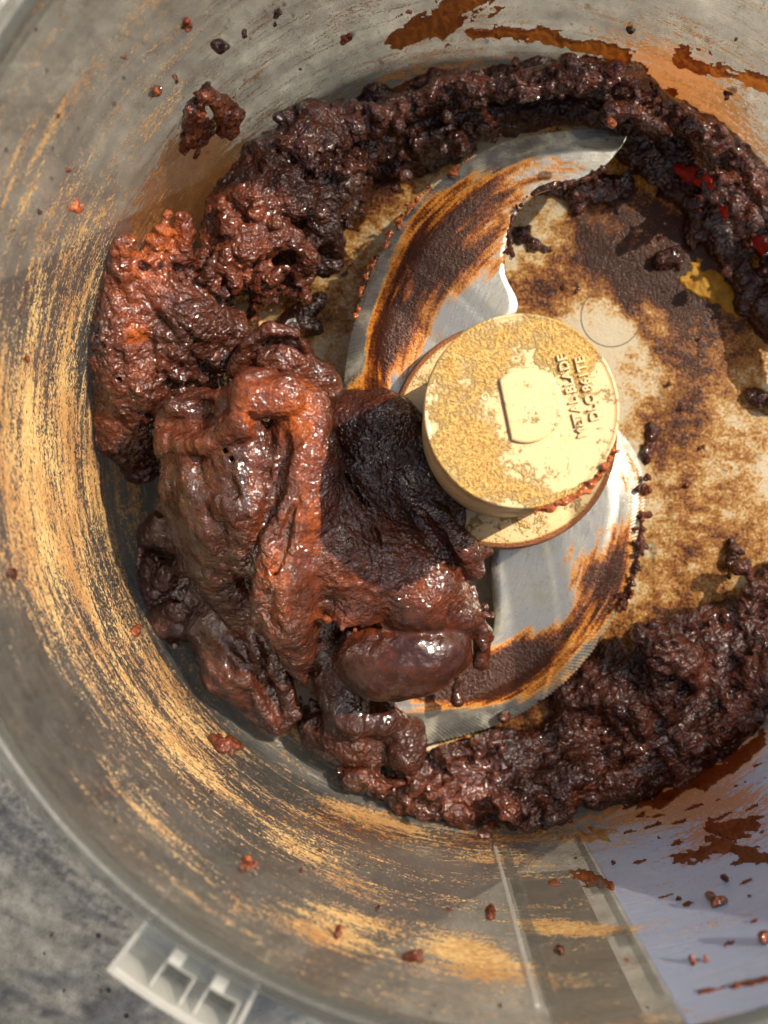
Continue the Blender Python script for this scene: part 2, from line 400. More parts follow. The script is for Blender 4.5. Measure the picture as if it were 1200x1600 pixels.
def mat_hub(name='yellowed_cream_plastic'):
    N = NT(name); co = N.coord(); film = N.attr('film')
    g = N.noise(co, 15, 3, .7); g2 = N.noise(co, 30, 2, .7); a = N.noise(co, 3, 4, .6)
    t = N.math('ADD', N.math('ADD', N.math('MULTIPLY', N.math('SUBTRACT', g, .5), 1.4), N.math('MULTIPLY', N.math('SUBTRACT', a, .5), 2.2)), film)
    m = N.step(t, .28, .75)
    colr = N.ramp(N.math('ADD', N.math('MULTIPLY', g2, .5), N.math('MULTIPLY', g, .5)), [(.34, (.30, .11, .015)), (.46, (.50, .27, .05)), (.58, (.66, .46, .14))])
    colr = N.mixc(N.step(film, 1.3, 1.5), colr, (.30, .075, .012))
    spk = N.step(N.noise(co, 19, 2, .5), .655, .69)
    base = N.mixc(N.math('MULTIPLY', spk, .75), N.mixc(N.noise(co, 1.2, 3), (.45, .315, .15), (.51, .38, .195)), (.32, .14, .03))
    c = N.mixc(N.math('MULTIPLY', m, N.math('MULTIPLY', N.step(film, .03, .15), .85)), base, colr)
    b = N.bump(N.math('MULTIPLY', N.math('ADD', g, N.math('MULTIPLY', g2, .5)), N.math('ADD', m, .04)), .12, 1.0)
    return N.fin(N.pbr(c, N.math('ADD', .38, N.math('MULTIPLY', m, .2)), b, Subsurface_Weight=.25, Subsurface_Radius=(.004, .0025, .001), Subsurface_Scale=.5))

def mat_simple(name, col, rough=.5, trans=None, tcol=None, **k):
    N = NT(name); co = N.coord(); b = N.bump(N.noise(co, 14, 3, .6), .03, .35)
    c = N.mixc(N.noise(co, 3, 4), tuple(x * .8 for x in col), col)
    p = N.pbr(c, rough, b, **k)
    if trans: p = N.mix(trans, p, N.sh('ShaderNodeBsdfTranslucent', tcol))
    return N.fin(p)

def mat_smear(name, cols, tl=.4, tcol=(.8, .25, .04), rough=.25):
    N = NT(name); co = N.coord(); g = N.noise(co, 16, 3, .7); a = N.noise(co, 3.5, 4)
    c = N.ramp(N.math('ADD', N.math('MULTIPLY', g, .5), N.math('MULTIPLY', a, .5)), [(.35, cols[0]), (.5, cols[1]), (.68, cols[2])])
    return N.fin(N.mix(tl, N.pbr(c, rough, N.bump(g, .06, .8), Specular_IOR_Level=.6), N.sh('ShaderNodeBsdfTranslucent', tcol)))

def mat_counter():
    N = NT('grey_concrete'); co = N.coord()
    a = N.noise(co, .35, 6, .65); b_ = N.noise(co, 2.2, 5, .7); g = N.noise(co, 14, 3, .7)
    v = N.n('ShaderNodeTexVoronoi'); N.set(v.inputs['Vector'], co); v.inputs['Scale'].default_value = 2.0
    gate = N.step(N.noise(co, 1.7, 2), .42, .60)
    pit = N.math('MULTIPLY', N.math('SUBTRACT', 1., N.step(v.outputs['Distance'], .09, .15)), gate)
    c = N.ramp(N.math('ADD', N.math('MULTIPLY', a, .55), N.math('MULTIPLY', b_, .45)), [(.36, (.065, .063, .054)), (.5, (.155, .15, .13)), (.64, (.27, .262, .23))])
    c = N.mixc(N.math('MULTIPLY', N.step(g, .5, .72), .35), c, (.03, .03, .026)); c = N.mixc(pit, c, (.02, .02, .018))
    b = N.bump(N.math('SUBTRACT', N.math('MULTIPLY', g, .3), pit), .08, .6)
    return N.fin(N.pbr(c, .6, b))

MD = mat_dough('wet_chocolate_dough', -.045); MDC = mat_dough('crumbly_chocolate_dough', -.02, 1.25); MDD = mat_dough('dark_grainy_dough', -.03, 1.1, .03)
MDR = mat_dough('reddish_dough', .12, 1.1, .2)
MB, MF, MS, MH = mat_bowl(), mat_floor(), mat_steel(), mat_hub()
M_CLEAR = mat_clear('clear_moulded_plastic', (.36, .36, .34), frost=.10); M_EDGE = mat_clear('bright_cut_plastic_edge', (.85, .83, .76), .34, .08)
M_RIM = mat_clear('frosted_rim_plastic', (.16, .155, .13), .25, .4, .45)
M_WHITE = mat_simple('white_plastic', (.80, .84, .90), .4)
M_GREY = mat_clear('grey_rib_plastic', (.2, .19, .16), .28, .25, .4)
M_SMEAR = mat_smear('thin_brown_dough_film', [(.035, .010, .005), (.11, .027, .008), (.27, .08, .018)], .25)
M_TAN = mat_smear('dried_cocoa_paste', [(.14, .05, .012), (.38, .19, .05), (.58, .36, .13)], .2, (.8, .4, .15), .6)
M_RED = mat_smear('thin_dough_painted_red_glow', [(.10, .008, .004), (.30, .014, .005), (.5, .04, .01)], .5, (1., .05, .01))  # red of sun passing through thin dough, put into the colour
M_AMB = mat_smear('painted_amber_glow', [(.45, .16, .01), (.75, .38, .03), (.85, .58, .12)], .6, (1., .62, .08))  # amber pool of sunlight through the wall, painted as a patch colour

# ---------------- setting: countertop ----------------
bm_n = 60; g = np.linspace(-70, 70, bm_n)
X, Y = np.meshgrid(g, g, indexing='ij'); V = np.stack([X, Y, 0 * X - 1.3], -1).reshape(-1, 3)
tag(mesh('countertop', V, grid_faces(bm_n, bm_n)[:, ::-1].copy(), mat_counter(), smooth=False),
    'grey pitted concrete worktop under the bowl', kind='structure')

# ---------------- bowl ----------------
bowl = tag(empty('food_processor_bowl', (0, 0, -1.25)), 'large clear plastic food processor bowl smeared with cocoa and dough', 'bowl')
prof_z = np.concatenate([1.2 - 1.2 * np.cos(np.linspace(0, np.pi / 2, 14))[0:-1], np.linspace(1.2, H, 90)])
prof_r = rwall(prof_z); arc = np.concatenate([[0], np.cumsum(np.hypot(np.diff(prof_r), np.diff(prof_z)))])
NT_ = 720; th = np.linspace(0, 2 * np.pi, NT_ + 1)
V = np.stack([prof_r[:, None] * np.cos(th), prof_r[:, None] * np.sin(th), prof_z[:, None] + 0 * th], -1).reshape(-1, 3)
UV = np.stack([np.tile(th * 8.9, len(prof_z)), np.repeat(arc, NT_ + 1)], -1)
px, py = proj(V)
cocoa = .12 + blobs(px, py, [(60, 690, 105, 165, 0, .50), (110, 430, 50, 100, -10, .42), (100, 890, 110, 110, 20, .34), (240, 1090, 60, 190, 42, .34), (400, 1260, 40, 180, 52, .16),
                       (60, 250, 90, 200, -30, .12), (300, 90, 160, 120, 0, .05), (620, 1480, 220, 40, -12, .26), (745, 1490, 62, 26, -12, .85), (530, 1430, 60, 60, -20, .25),
                       (480, 1320, 90, 30, -30, .2), (640, 1300, 160, 24, -10, .2), (930, 1310, 140, 30, 8, .22), (1150, 200, 80, 60, -40, .55), (1040, 90, 120, 40, 0, .1),
                       (340, 280, 130, 60, 48, .22), (890, 1449, 80, 11, -3, .95), (585, 1280, 90, 10, -20, .5), (400, 90, 160, 50, 38, .1), (180, 1180, 50, 70, 40, .1), (760, 50, 200, 60, 0, .06),
                       (20, 1080, 70, 200, 30, -.35), (60, 40, 120, 120, 0, -.12), (1100, 1450, 160, 160, 0, -.1)])
wet = blobs(px, py, [(270, 310, 55, 110, -35, .9), (400, 300, 150, 45, 48, .75), (330, 220, 70, 50, 0, .4), (900, 130, 330, 40, 0, .35), (1100, 180, 130, 50, -42, .8), (560, 1290, 250, 26, -6, .5),
                     (1110, 1190, 130, 45, 30, .6), (1130, 1300, 110, 40, 20, .45), (700, 60, 120, 60, 15, .35), (200, 740, 40, 90, 10, .5), (430, 1150, 190, 40, -40, .3),
                     (1000, 60, 150, 30, -10, .3), (1180, 560, 60, 220, 0, .2), (960, 1280, 200, 24, 10, .5), (1130, 1260, 110, 90, 30, .22), (880, 1360, 90, 26, 0, .15)])
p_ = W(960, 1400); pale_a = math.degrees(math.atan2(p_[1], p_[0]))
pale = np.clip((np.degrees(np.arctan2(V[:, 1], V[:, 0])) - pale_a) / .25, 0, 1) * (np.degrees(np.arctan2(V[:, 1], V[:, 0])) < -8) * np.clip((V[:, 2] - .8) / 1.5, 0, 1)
adeg = np.degrees(np.arctan2(V[:, 1], V[:, 0])); clear = np.clip((adeg + 38) / 12, 0, 1) * np.clip((62 - adeg) / 12, 0, 1)
low = (1 - clear) * np.clip((2.0 - V[:, 2]) / 1.4, 0, 1)
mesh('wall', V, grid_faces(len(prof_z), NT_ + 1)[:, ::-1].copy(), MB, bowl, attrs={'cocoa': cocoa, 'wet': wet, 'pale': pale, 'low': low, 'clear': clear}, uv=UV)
# outer skin of the wall + underside
Vo = np.stack([(prof_r[:, None] + .26) * np.cos(th), (prof_r[:, None] + .26) * np.sin(th), np.maximum(prof_z[:, None] - .2, -.28) * (1) + 0 * th], -1).reshape(-1, 3)
mesh('outer_wall', Vo, grid_faces(len(prof_z), NT_ + 1), M_CLEAR, bowl)
nr = 110; rr = np.linspace(0.02, 7.6, nr); th2 = np.linspace(0, 2 * np.pi, 361)
V = np.stack([rr[:, None] * np.cos(th2), rr[:, None] * np.sin(th2), 0 * rr[:, None] + 0 * th2], -1).reshape(-1, 3); V[:, 2] = 0.0
# extend along the fillet so stains run on
px, py = proj(V)
FILM = [(1080, 330, 190, 120, -45, .72), (1000, 400, 130, 90, -30, .45), (1120, 640, 90, 200, 0, .42), (1050, 720, 60, 170, 10, .2), (890, 420, 70, 60, 0, .45), (830, 470, 50, 40, -20, .55),
        (520, 400, 90, 160, -30, .42), (600, 260, 120, 60, 30, .7), (1000, 880, 90, 60, 20, .2), (1120, 900, 120, 90, 20, .3), (1020, 690, 18, 60, 10, .5), (1000, 500, 70, 14, -55, .5), (980, 420, 90, 22, -35, .5),
        (960, 1120, 250, 120, 10, .9), (1010, 1010, 120, 50, 20, .25), (200, 850, 60, 200, 20, .35), (450, 760, 200, 240, 0, .3), (1080, 560, 90, 60, 40, .3),
        (960, 510, 60, 50, 0, -.25), (1010, 640, 26, 100, 0, -.2), (330, 1120, 40, 60, 40, -.2)]
film = .06 + blobs(px, py, FILM)
mesh('floor', V, grid_faces(nr, 361), MF, bowl, attrs={'film': film})
# mould marks: fine raised rings on the floor
def ring(name, px_, py_, R, mat, parent, z=0.0, r=.012, a0=0, a1=360):
    c = P(px_, py_, z); n = 90; q = np.linspace(rad(a0), rad(a1), n); m = 6; tt = np.linspace(0, 2 * np.pi, m, endpoint=False)
    V = np.stack([c[0] + (R + r * np.cos(tt)) * np.cos(q[:, None]), c[1] + (R + r * np.cos(tt)) * np.sin(q[:, None]), z + .004 + r * np.sin(tt) + 0 * q[:, None]], -1).reshape(-1, 3)
    return mesh(name, V, grid_faces(n, m, True), mat, parent)
MK = mat_simple('dark_mark_groove', (.10, .085, .06), .5)
ring('mould_mark', 955, 495, .70, MK, bowl, a0=110, a1=345); ring('mould_mark', 845, 1035, .3, MK, bowl); ring('mould_mark', 1032, 972, .13, MK, bowl, a0=60, a1=260)
# rim: rounded lip
rp = [(9.24, 12.9), (9.25, 13.1), (9.30, 13.22), (9.40, 13.27), (9.50, 13.22), (9.58, 13.1), (9.60, 12.7), (9.58, 12.3), (9.50, 12.25), (9.49, 12.85), (9.3, 12.9), (9.24, 12.9)]
lathe('rim', rp, 360, M_RIM, bowl)
lathe('rim_step', [(9.52, 11.9), (9.66, 11.88), (9.7, 12.0), (9.66, 12.1), (9.52, 12.1), (9.52, 11.9)], 300, M_RIM, bowl)
# radial / polar helper for bits on the outside of the wall
def polar_box(name, r0, r1, a0, a1, z0, z1, mat, parent, n=10, bev=.03, taper=.034):
    a = np.linspace(rad(a0), rad(a1), n); ring_ = []
    sec = [(r0, z0 + bev), (r0 + bev, z0), (r1 - bev, z0), (r1, z0 + bev), (r1, z1 - bev), (r1 - bev, z1), (r0 + bev, z1), (r0, z1 - bev)]
    V = [[(r + taper * (z - z1)) * math.cos(t), (r + taper * (z - z1)) * math.sin(t), z] for t in a for r, z in sec]
    Fc = [list(f) for f in grid_faces(n, 8, True)] + [list(range(8))[::-1], [(n - 1) * 8 + k for k in range(8)]]
    return mesh(name, V, Fc, mat, parent, smooth=False)
def ang(px_, py_, z): p = P(px_, py_, z); return math.degrees(math.atan2(p[1], p[0])), math.hypot(p[0], p[1])
# locking tab at the lower left of the rim
ZT = 12.7
aL, rL = ang(215, 1428, ZT); aR, _ = ang(420, 1515, ZT); a_end, _ = ang(640, 1600, ZT)
tab = mesh('lock_tab', *(lambda: (np.zeros((0, 3)), []))(), M_CLEAR, bowl) if False else None
T0, T1 = aL + 0.8, aR
R0, R1 = 9.62, 10.62
base = polar_box('lock_tab', R0, R1 - .12, T0 + .5, T1 - .5, 11.2, 11.32, M_CLEAR, bowl, 14)
def sub(name, *a, **k): return polar_box(name, *a, base_parent, **k)
def tabpart(name, r0, r1, a0, a1, z0, z1, mat, n=8):
    o = polar_box(name, r0, r1, a0, a1, z0, z1, mat, bowl, n); o.parent = base; return o
tabpart('side_rail', R0, R1, T0, T0 + .45, 11.0, ZT, M_EDGE, 3)
tabpart('side_rail', R0, R1, T1 - .4, T1, 11.0, ZT, M_EDGE, 3)
tabpart('outer_rail', R1 - .14, R1, T0 + .45, T1 - .4, 11.0, ZT, M_EDGE, 14)
tabpart('top_plate', R0, R0 + .36, T0 + .45, T1 - .4, ZT - .16, ZT - .02, M_CLEAR, 12)
span = T1 - T0
for f0, f1 in ((.30, .56), (.66, .93)):
    b0, b1 = T0 + span * f0, T0 + span * f1
    tabpart('pocket_wall', R0 + .36, R1 - .16, b0, b0 + .22, 11.4, ZT - .1, M_EDGE, 3)
    tabpart('pocket_wall', R0 + .36, R1 - .16, b1 - .22, b1, 11.4, ZT - .1, M_EDGE, 3)
    tabpart('pocket_wall', R0 + .36, R0 + .42, b0 + .23, b1 - .23, 11.4, ZT - .1, M_EDGE, 4)
    tabpart('catch_block', R0 + .12, R0 + .34, b0 + .1, b0 + 1.3, ZT - .01, ZT + .1, M_EDGE, 4)
    tabpart('pocket_shade', R0 + .5, R0 + .72, b0 + .5, b1 - .4, 11.5, 12.2, M_GREY, 4)
polar_box('rim_ledge', 9.62, 9.86, T1 + .1, -35, 12.0, 12.35, M_GREY, bowl, 40)
polar_box('rim_ledge', 9.88, 10.6, T1 + .1, -35, 11.7, 11.85, M_CLEAR, bowl, 40)
# vertical ribs and handle mount on the outside of the wall at the lower right
def wang(px_, py_): p = W(px_, py_); return math.degrees(math.atan2(p[1], p[0]))
r1a, r1b = wang(800, 1420), wang(825, 1420); r2a, r2b = wang(935, 1400), wang(958, 1400)
polar_box('wall_rib', 9.165, 9.215, r1a - .3, r1a + .15, 2.2, 11.8, M_EDGE, bowl, 3, bev=.015)
polar_box('wall_rib', 9.185, 9.215, r1a + .7, r1b, 2.2, 11.8, M_GREY, bowl, 3, bev=.01)
polar_box('wall_rib', 9.165, 9.215, r2a + .6, r2b - .2, 2.0, 11.8, M_GREY, bowl, 4, bev=.015)
polar_box('mount_plate', 9.78, 9.95, r1b + .2, r2a - .2, 2.0, 11.6, mat_clear('warm_grey_plastic', (.42, .39, .33), .55, .3), bowl, 8, taper=.03)
for zz in (8.3, 5.2):
    polar_box('rib_slot', 8.8 + .034 * (zz + .7) - .03, 8.8 + .034 * (zz + .7) + .02, r1b - .9, r1b + .4, zz, zz + .7, M_GREY, bowl, 3, bev=.01)
    polar_box('rib_slot', 8.8 + .034 * (zz + 1.1) - .045, 8.8 + .034 * (zz + 1.1) - .02, r2a - .6, r2a + 1.1, zz + .3, zz + 1.1, M_GREY, bowl, 3, bev=.01)
# foot of the bowl
lathe('foot_ring', [(8.3, -1.25), (8.9, -1.25), (8.95, -.6), (8.9, -.05), (8.75, -.05), (8.7, -.6), (8.3, -1.1), (8.3, -1.25)], 180, M_CLEAR, bowl)

# ---------------- blade assembly ----------------
HB = P(788, 680, 2.9); HT = P(815, 642, 7.9)
blade = tag(empty('chopping_blade', (0, 0, .05)), 'steel S-shaped chopping blade with round cream plastic hub dusted in cocoa', 'blade')
def hubpart(name, prof, n, mat, filmf=None, c=(0., 0.)):
    t = np.linspace(0, 2 * np.pi, n, endpoint=False); pr = np.array(prof, float)
    V = np.stack([c[0] + pr[:, None, 0] * np.cos(t), c[1] + pr[:, None, 0] * np.sin(t), pr[:, None, 1] + 0 * t], -1).reshape(-1, 3)
    px, py = proj(V); return mesh(name, V, grid_faces(len(pr), n, True), mat, blade, attrs={'film': filmf(px, py, V) if filmf else np.zeros(len(V))})
RT = 153 / F * (CAMP[2] - 7.9); RFl = 177 / F * (CAMP[2] - 2.9)
cx0, cy0 = HT[0], HT[1]; fx0, fy0 = HB[0], HB[1]
topfilm = lambda px, py, V: blobs(px, py, [(725, 620, 60, 130, 0, .62), (790, 540, 110, 38, 0, .58), (760, 720, 80, 55, 0, .60), (890, 580, 40, 60, 0, .45), (900, 530, 60, 40, -40, .5), (830, 640, 16, 12, 0, .5), (800, 770, 60, 12, 0, .5), (880, 780, 70, 10, 22, 1.3),
                                           (830, 690, 60, 50, 0, -.2), (828, 640, 52, 55, 0, -.45)]) + .02
rs = np.linspace(RT - .07, .01, 40)
side_prof = [(RT + .02, 2.95), (RT + .02, 4.2), (RT + .005, 6.2), (RT - .005, 7.6), (RT, 7.72), (RT + .012, 7.8), (RT, 7.88), (RT - .03, 7.93), (RT - .055, 7.915), (RT - .07, 7.9)]
hub_prof = side_prof + [(r, 7.9) for r in rs[1:]]
def shear(o_cx, o_cy): pass
# the hub leans by the small offset between its two measured centres
n = 240; t = np.linspace(0, 2 * np.pi, n, endpoint=False); pr = np.array(hub_prof)
lean = np.clip((pr[:, 1] - 2.9) / 5.0, 0, 1)[:, None]
V = np.stack([fx0 + (cx0 - fx0) * lean + pr[:, None, 0] * np.cos(t), fy0 + (cy0 - fy0) * lean + pr[:, None, 0] * np.sin(t), pr[:, None, 1] + 0 * t], -1).reshape(-1, 3)
px, py = proj(V); fl = np.minimum(topfilm(px, py, V), np.where(px > 835, 1.6, .78)); side = V[:, 2] < 7.6
fl[side] = blobs(px[side], py[side], [(900, 780, 110, 40, 30, .9)]) + .03 + .15 * (V[side, 2] > 7.4)
mesh('hub', V, grid_faces(len(pr), n, True), MH, blade, attrs={'film': fl})
fp = [(1.2, 2.3), (RFl - .05, 2.3), (RFl + .02, 2.38), (RFl + .03, 2.6), (RFl - .02, 2.8), (RFl - .1, 2.88), (RFl - .25, 2.92), (RFl - .5, 2.96), (1.6, 3.0), (1.2, 3.0)]
ff = lambda px, py, V: .12 + np.where(np.hypot(V[:, 0] - fx0, V[:, 1] - fy0) > RFl - .13, 1.6, 0) * (blobs(px, py, [(880, 830, 200, 110, 25, .8), (630, 570, 50, 110, 30, .6), (680, 520, 40, 40, 0, .5)]) > .2) + blobs(px, py, [(850, 835, 120, 16, -15, .25), (650, 560, 40, 60, 30, .2)])
pr = np.array(fp)
# finer radial rows so the stained edge is narrow
rows = [];
for a, b in zip(pr[:-1], pr[1:]): rows += [a + (b - a) * u for u in np.linspace(0, 1, 5)[:-1]]
rows.append(pr[-1])
hubpart('hub_flange', rows, 240, MH, ff, (fx0, fy0))
lathe('lower_hub', [(1.2, .1), (1.75, .1), (1.75, 2.35), (1.2, 2.35)], 96, MH, blade, c=(fx0, fy0))
# D-shaped boss, small ring and lettering on top of the hub
def px_top(x, y, z=7.9): return P(x, y, z)
def slab(name, pts, z0, z1, mat, parent, bev=.03):
    p = np.array(pts); c = p.mean(0); q = c + (p - c) * (1 - bev / np.linalg.norm(p - c, axis=1, keepdims=True)); n = len(p)
    V = [(*a, z0) for a in p] + [(*a, z1 - bev * .5) for a in p] + [(*a, z1) for a in q]
    Fc = [[i, (i + 1) % n, n + (i + 1) % n, n + i] for i in range(n)] + [[n + i, n + (i + 1) % n, 2 * n + (i + 1) % n, 2 * n + i] for i in range(n)] + [[2 * n + i for i in range(n)]]
    V = np.array(V); px, py = proj(V)
    return mesh(name, V, Fc, mat, parent, smooth=False, attrs={'film': blobs(px, py, [(828, 630, 16, 14, 0, .5), (850, 640, 10, 8, 0, .35)]) + .02})
cD = P(822, 634, 7.9)[:2]; RD = 58 / F * (CAMP[2] - 7.9)
a0 = math.degrees(math.atan2(*(P(776, 590, 7.9)[:2] - cD)[::-1])); a1 = math.degrees(math.atan2(*(P(796, 695, 7.9)[:2] - cD)[::-1]))
aa = np.radians(np.linspace(a1 - 360 if a1 > a0 else a1, a0, 48)); Dp = np.stack([cD[0] + RD * np.cos(aa), cD[1] + RD * np.sin(aa)], -1)
slab('raised_boss', Dp, 7.89, 7.985, MH, blade)
o = ring('embossed_ring', 758, 620, .06, MH, blade, 7.9, .018)
def text(body, px_, py_, size, angle, name='lettering'):
    cu = bpy.data.curves.new('t', 'FONT'); cu.body = body; cu.size = size; cu.extrude = .045; cu.bevel_depth = .008; cu.align_x = 'LEFT'; cu.space_character = 1.04
    ob = bpy.data.objects.new('t', cu); COL.objects.link(ob); dg = bpy.context.evaluated_depsgraph_get()
    me = bpy.data.meshes.new_from_object(ob.evaluated_get(dg)); V = np.array([v.co[:] for v in me.vertices]); Fc = [list(p.vertices) for p in me.polygons]
    bpy.data.objects.remove(ob); bpy.data.curves.remove(cu)
    c, s_ = math.cos(rad(angle)), math.sin(rad(angle)); q = P(px_, py_, 7.9)
    V = np.stack([q[0] + V[:, 0] * c - V[:, 1] * s_, q[1] + V[:, 0] * s_ + V[:, 1] * c, 7.905 + V[:, 2]], -1)
    return mesh(name, V, Fc, MH, blade, smooth=False, attrs={'film': np.full(len(V), .02)})
text('METAL BLADE', 917, 682, .235, 104.5); text('DLC 861TE', 937, 656, .235, 104.5)

def blade_mesh(name, outer, bevel, inner, z, slope, film, tooth=True, n=420):
    o_, b_, i_ = (np.array([P(q[0], q[1], z) for q in smooth_line(L, n)]) for L in (outer, bevel, inner))
    # micro-serrated edge
    tn = np.zeros(n)
    nt_ = 150
    dirv = o_ - b_; ln = np.linalg.norm(dirv, axis=1, keepdims=True); dirv = dirv / (ln + 1e-6)
    ph = np.linspace(0, nt_, n); saw = np.abs((ph % 1) - .5) * 2
    o2 = o_ + dirv * (saw[:, None] * .055 - .0275) * np.clip(ln * 4, 0, 1)
    rows = []; m1, m2 = 7, 12
    for k in range(m1 + 1):
        u = k / m1; r_ = (o2 if k < 4 else o_) * (1 - u) + b_ * u; r_ = r_.copy(); r_[:, 2] = z - slope * (1 - u) + (saw * .012 if 0 < k < 4 else 0); rows.append(r_)
    for k in range(1, m2 + 1):
        u = k / m2; r_ = b_ * (1 - u) + i_ * u; r_[:, 2] = z; rows.append(r_)
    e = rows[-1].copy(); e[:, 2] = z - .03; iv = (i_ - b_); iv /= np.linalg.norm(iv, axis=1, keepdims=True) + 1e-6; e += iv * .03; rows.append(e)
    e2 = e.copy(); e2[:, 2] = z - .16; rows.append(e2)
    bo = b_.copy(); bo[:, 2] = z - .16; rows.append(bo)
    oo = o2.copy(); oo[:, 2] = z - slope - .03; rows.append(oo); rows.append(rows[0].copy())
    R = np.array(rows); m = len(R); V = R.reshape(-1, 3); px, py = proj(V)
    al = np.concatenate([[0], np.cumsum(np.linalg.norm(np.diff(b_, axis=0), axis=1))]); wd = np.array([np.linalg.norm(R[k] - R[0], axis=1).mean() for k in range(m)])
    uv_ = np.stack([np.tile(al, m), np.linalg.norm(R - R[0][None], axis=2).ravel() + 0 * np.repeat(wd, n)], -1)
    return mesh(name, V, grid_faces(m, n), MS, blade, attrs={'film': film(px, py)}, uv=uv_)
b1o = [(545, 650), (537, 600), (548, 520), (578, 425), (620, 350), (680, 285), (740, 240), (800, 212), (880, 198), (940, 195), (980, 205)]
b1b = [(606, 640), (598, 580), (605, 510), (632, 440), (675, 370), (730, 312), (790, 268), (850, 245), (910, 236), (962, 236), (979, 212)]
b1i = [(700, 690), (700, 640), (730, 560), (806, 488), (788, 425), (792, 372), (806, 335), (840, 300), (895, 284), (945, 258), (978, 218)]
f1 = lambda px, py: .05 + blobs(px, py, [(720, 350, 90, 70, 40, .6), (660, 440, 60, 90, -35, .6), (600, 560, 28, 80, -5, .8), (790, 290, 90, 26, 18, .35), (620, 520, 40, 50, 0, .5), (880, 262, 60, 14, 12, .2), (700, 400, 90, 60, 40, .3),
                                         (570, 470, 22, 200, -22, -.35), (720, 255, 160, 18, 25, -.5), (860, 215, 110, 18, 5, -.5), (720, 480, 60, 26, 20, -.35), (560, 620, 30, 30, 0, .5)])
blade_mesh('upper_blade', b1o, b1b, b1i, 2.2, .35, f1)
b2o = [(950, 650), (985, 688), (1006, 735), (1010, 800), (998, 875), (976, 940), (935, 1010), (885, 1068), (820, 1115), (750, 1145), (670, 1165), (600, 1170), (520, 1140)]
b2b = [(900, 690), (945, 730), (962, 775), (958, 830), (945, 885), (915, 945), (870, 1005), (815, 1050), (755, 1083), (690, 1106), (620, 1114), (560, 1110), (500, 1090)]
b2i = [(790, 680), (790, 720), (790, 770), (775, 820), (768, 880), (773, 930), (772, 985), (745, 1020), (700, 1045), (650, 1060), (600, 1060), (550, 1050), (510, 1020)]
f2 = lambda px, py: .05 + blobs(px, py, [(830, 1020, 90, 34, 25, .95), (930, 930, 60, 36, 58, .85), (760, 1060, 90, 36, 10, .95), (970, 850, 26, 70, -8, .6), (900, 890, 30, 40, 50, .45), (985, 740, 20, 60, 10, .4), (700, 1080, 80, 22, 10, .5),
                                         (850, 920, 60, 70, 0, -.3), (700, 1140, 90, 20, 10, -.5), (970, 790, 25, 30, 0, -.3)])
blade_mesh('lower_blade', b2o, b2b, b2i, 1.0, .35, f2)

# ---------------- dough ----------------
def finish(D, name, label, mat, zones=(), tone=(), gloss=(), layers=(), seed=0, base_tone=0.0, kids=None, fine=0.026):
    D.rough(layers, seed).clip(); V, Fc = D.mesh(); Nn = normals(V, Fc); V = strokes(V, Nn, zones, seed)
    px, py = proj(V); gl = np.clip(blobs(px, py, gloss), 0, 1)
    nz = fbm(V * 8.5 + seed, 2); V = V + Nn * (fine * nz * (1 - np.minimum(gl, 1) * .9))[:, None]
    r = np.hypot(V[:, 0], V[:, 1]); lim = rwall(np.maximum(V[:, 2], .011)) - .012; k = np.minimum(1, lim / (r + 1e-6)); V[:, 0] *= k; V[:, 1] *= k; V[:, 2] = np.maximum(V[:, 2], .011)
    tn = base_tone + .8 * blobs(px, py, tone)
    c = (V.min(0) + V.max(0)) / 2; c[2] = V[:, 2].min()
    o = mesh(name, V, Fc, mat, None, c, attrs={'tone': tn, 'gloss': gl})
    return tag(o, label, 'dough')
def bounds(x0, y0, x1, y1, z1, pad=.3):
    q = np.array([P(x, y, z) for x in (x0, x1) for y in (y0, y1) for z in (0, z1)])
    lo, hi = q.min(0) - pad, q.max(0) + pad; lo[2] = -.12; hi[2] = z1 + .2; return lo, hi

# main folded mass
D = Dough(*bounds(215, 500, 780, 1240, 6.2), vox=.045)
D.E(460, 850, 1.4, (2.5, 2.9, 1.7), 10); D.E(625, 885, 2.3, (1.55, 1.25, 1.75), -35, .4); D.E(335, 780, 2.9, (1.05, 1.75, 2.0), 10, .4); D.E(545, 1150, .7, (1.2, .7, .8), -20, .3)
D.T([(315, 650, 3.9, .62), (305, 760, 3.8, .72), (340, 870, 3.0, .72), (380, 930, 2.2, .6)]).T([(360, 650, 4.4, .55), (378, 710, 4.5, .62), (384, 780, 4.35, .68), (395, 860, 3.7, .6)], .35)
D.T([(270, 695, 4.3, .26), (330, 692, 4.85, .28), (378, 662, 5.15, .32), (398, 622, 5.3, .34)], .12).T([(275, 640, 4.3, .22), (330, 628, 4.5, .24), (370, 612, 4.9, .25)])
D.T([(262, 640, 4.0, .2), (262, 700, 4.0, .25)])
D.E(398, 612, 5.2, (.55, .5, .4)).E(440, 622, 5.2, (.5, .45, .45))
D.T([(470, 640, 4.6, .62), (480, 720, 4.65, .72), (468, 800, 4.4, .74), (452, 880, 4.1, .72), (450, 960, 3.4, .66), (465, 1020, 2.7, .38), (473, 1062, 2.1, .13)])
D.T([(405, 672, 5.0, .14), (414, 715, 4.9, .17), (404, 770, 4.75, .14)], .05)
D.T([(560, 700, 3.0, .75), (565, 800, 3.3, .85), (600, 880, 3.2, 1.0), (650, 930, 3.0, .95), (700, 960, 2.7, .7)], .3).T([(510, 770, 4.0, .65), (530, 860, 3.9, .75), (560, 930, 3.4, .65)], .3)
D.T([(550, 660, 3.0, .7), (600, 675, 3.1, .8), (645, 740, 3.0, .8), (685, 810, 2.7, .65)], .35)
D.T([(640, 765, 3.3, .3), (678, 812, 3.45, .36), (715, 850, 3.3, .36), (735, 885, 3.0, .33)], .06).T([(735, 860, 3.2, .18), (765, 862, 3.1, .1)], .05)
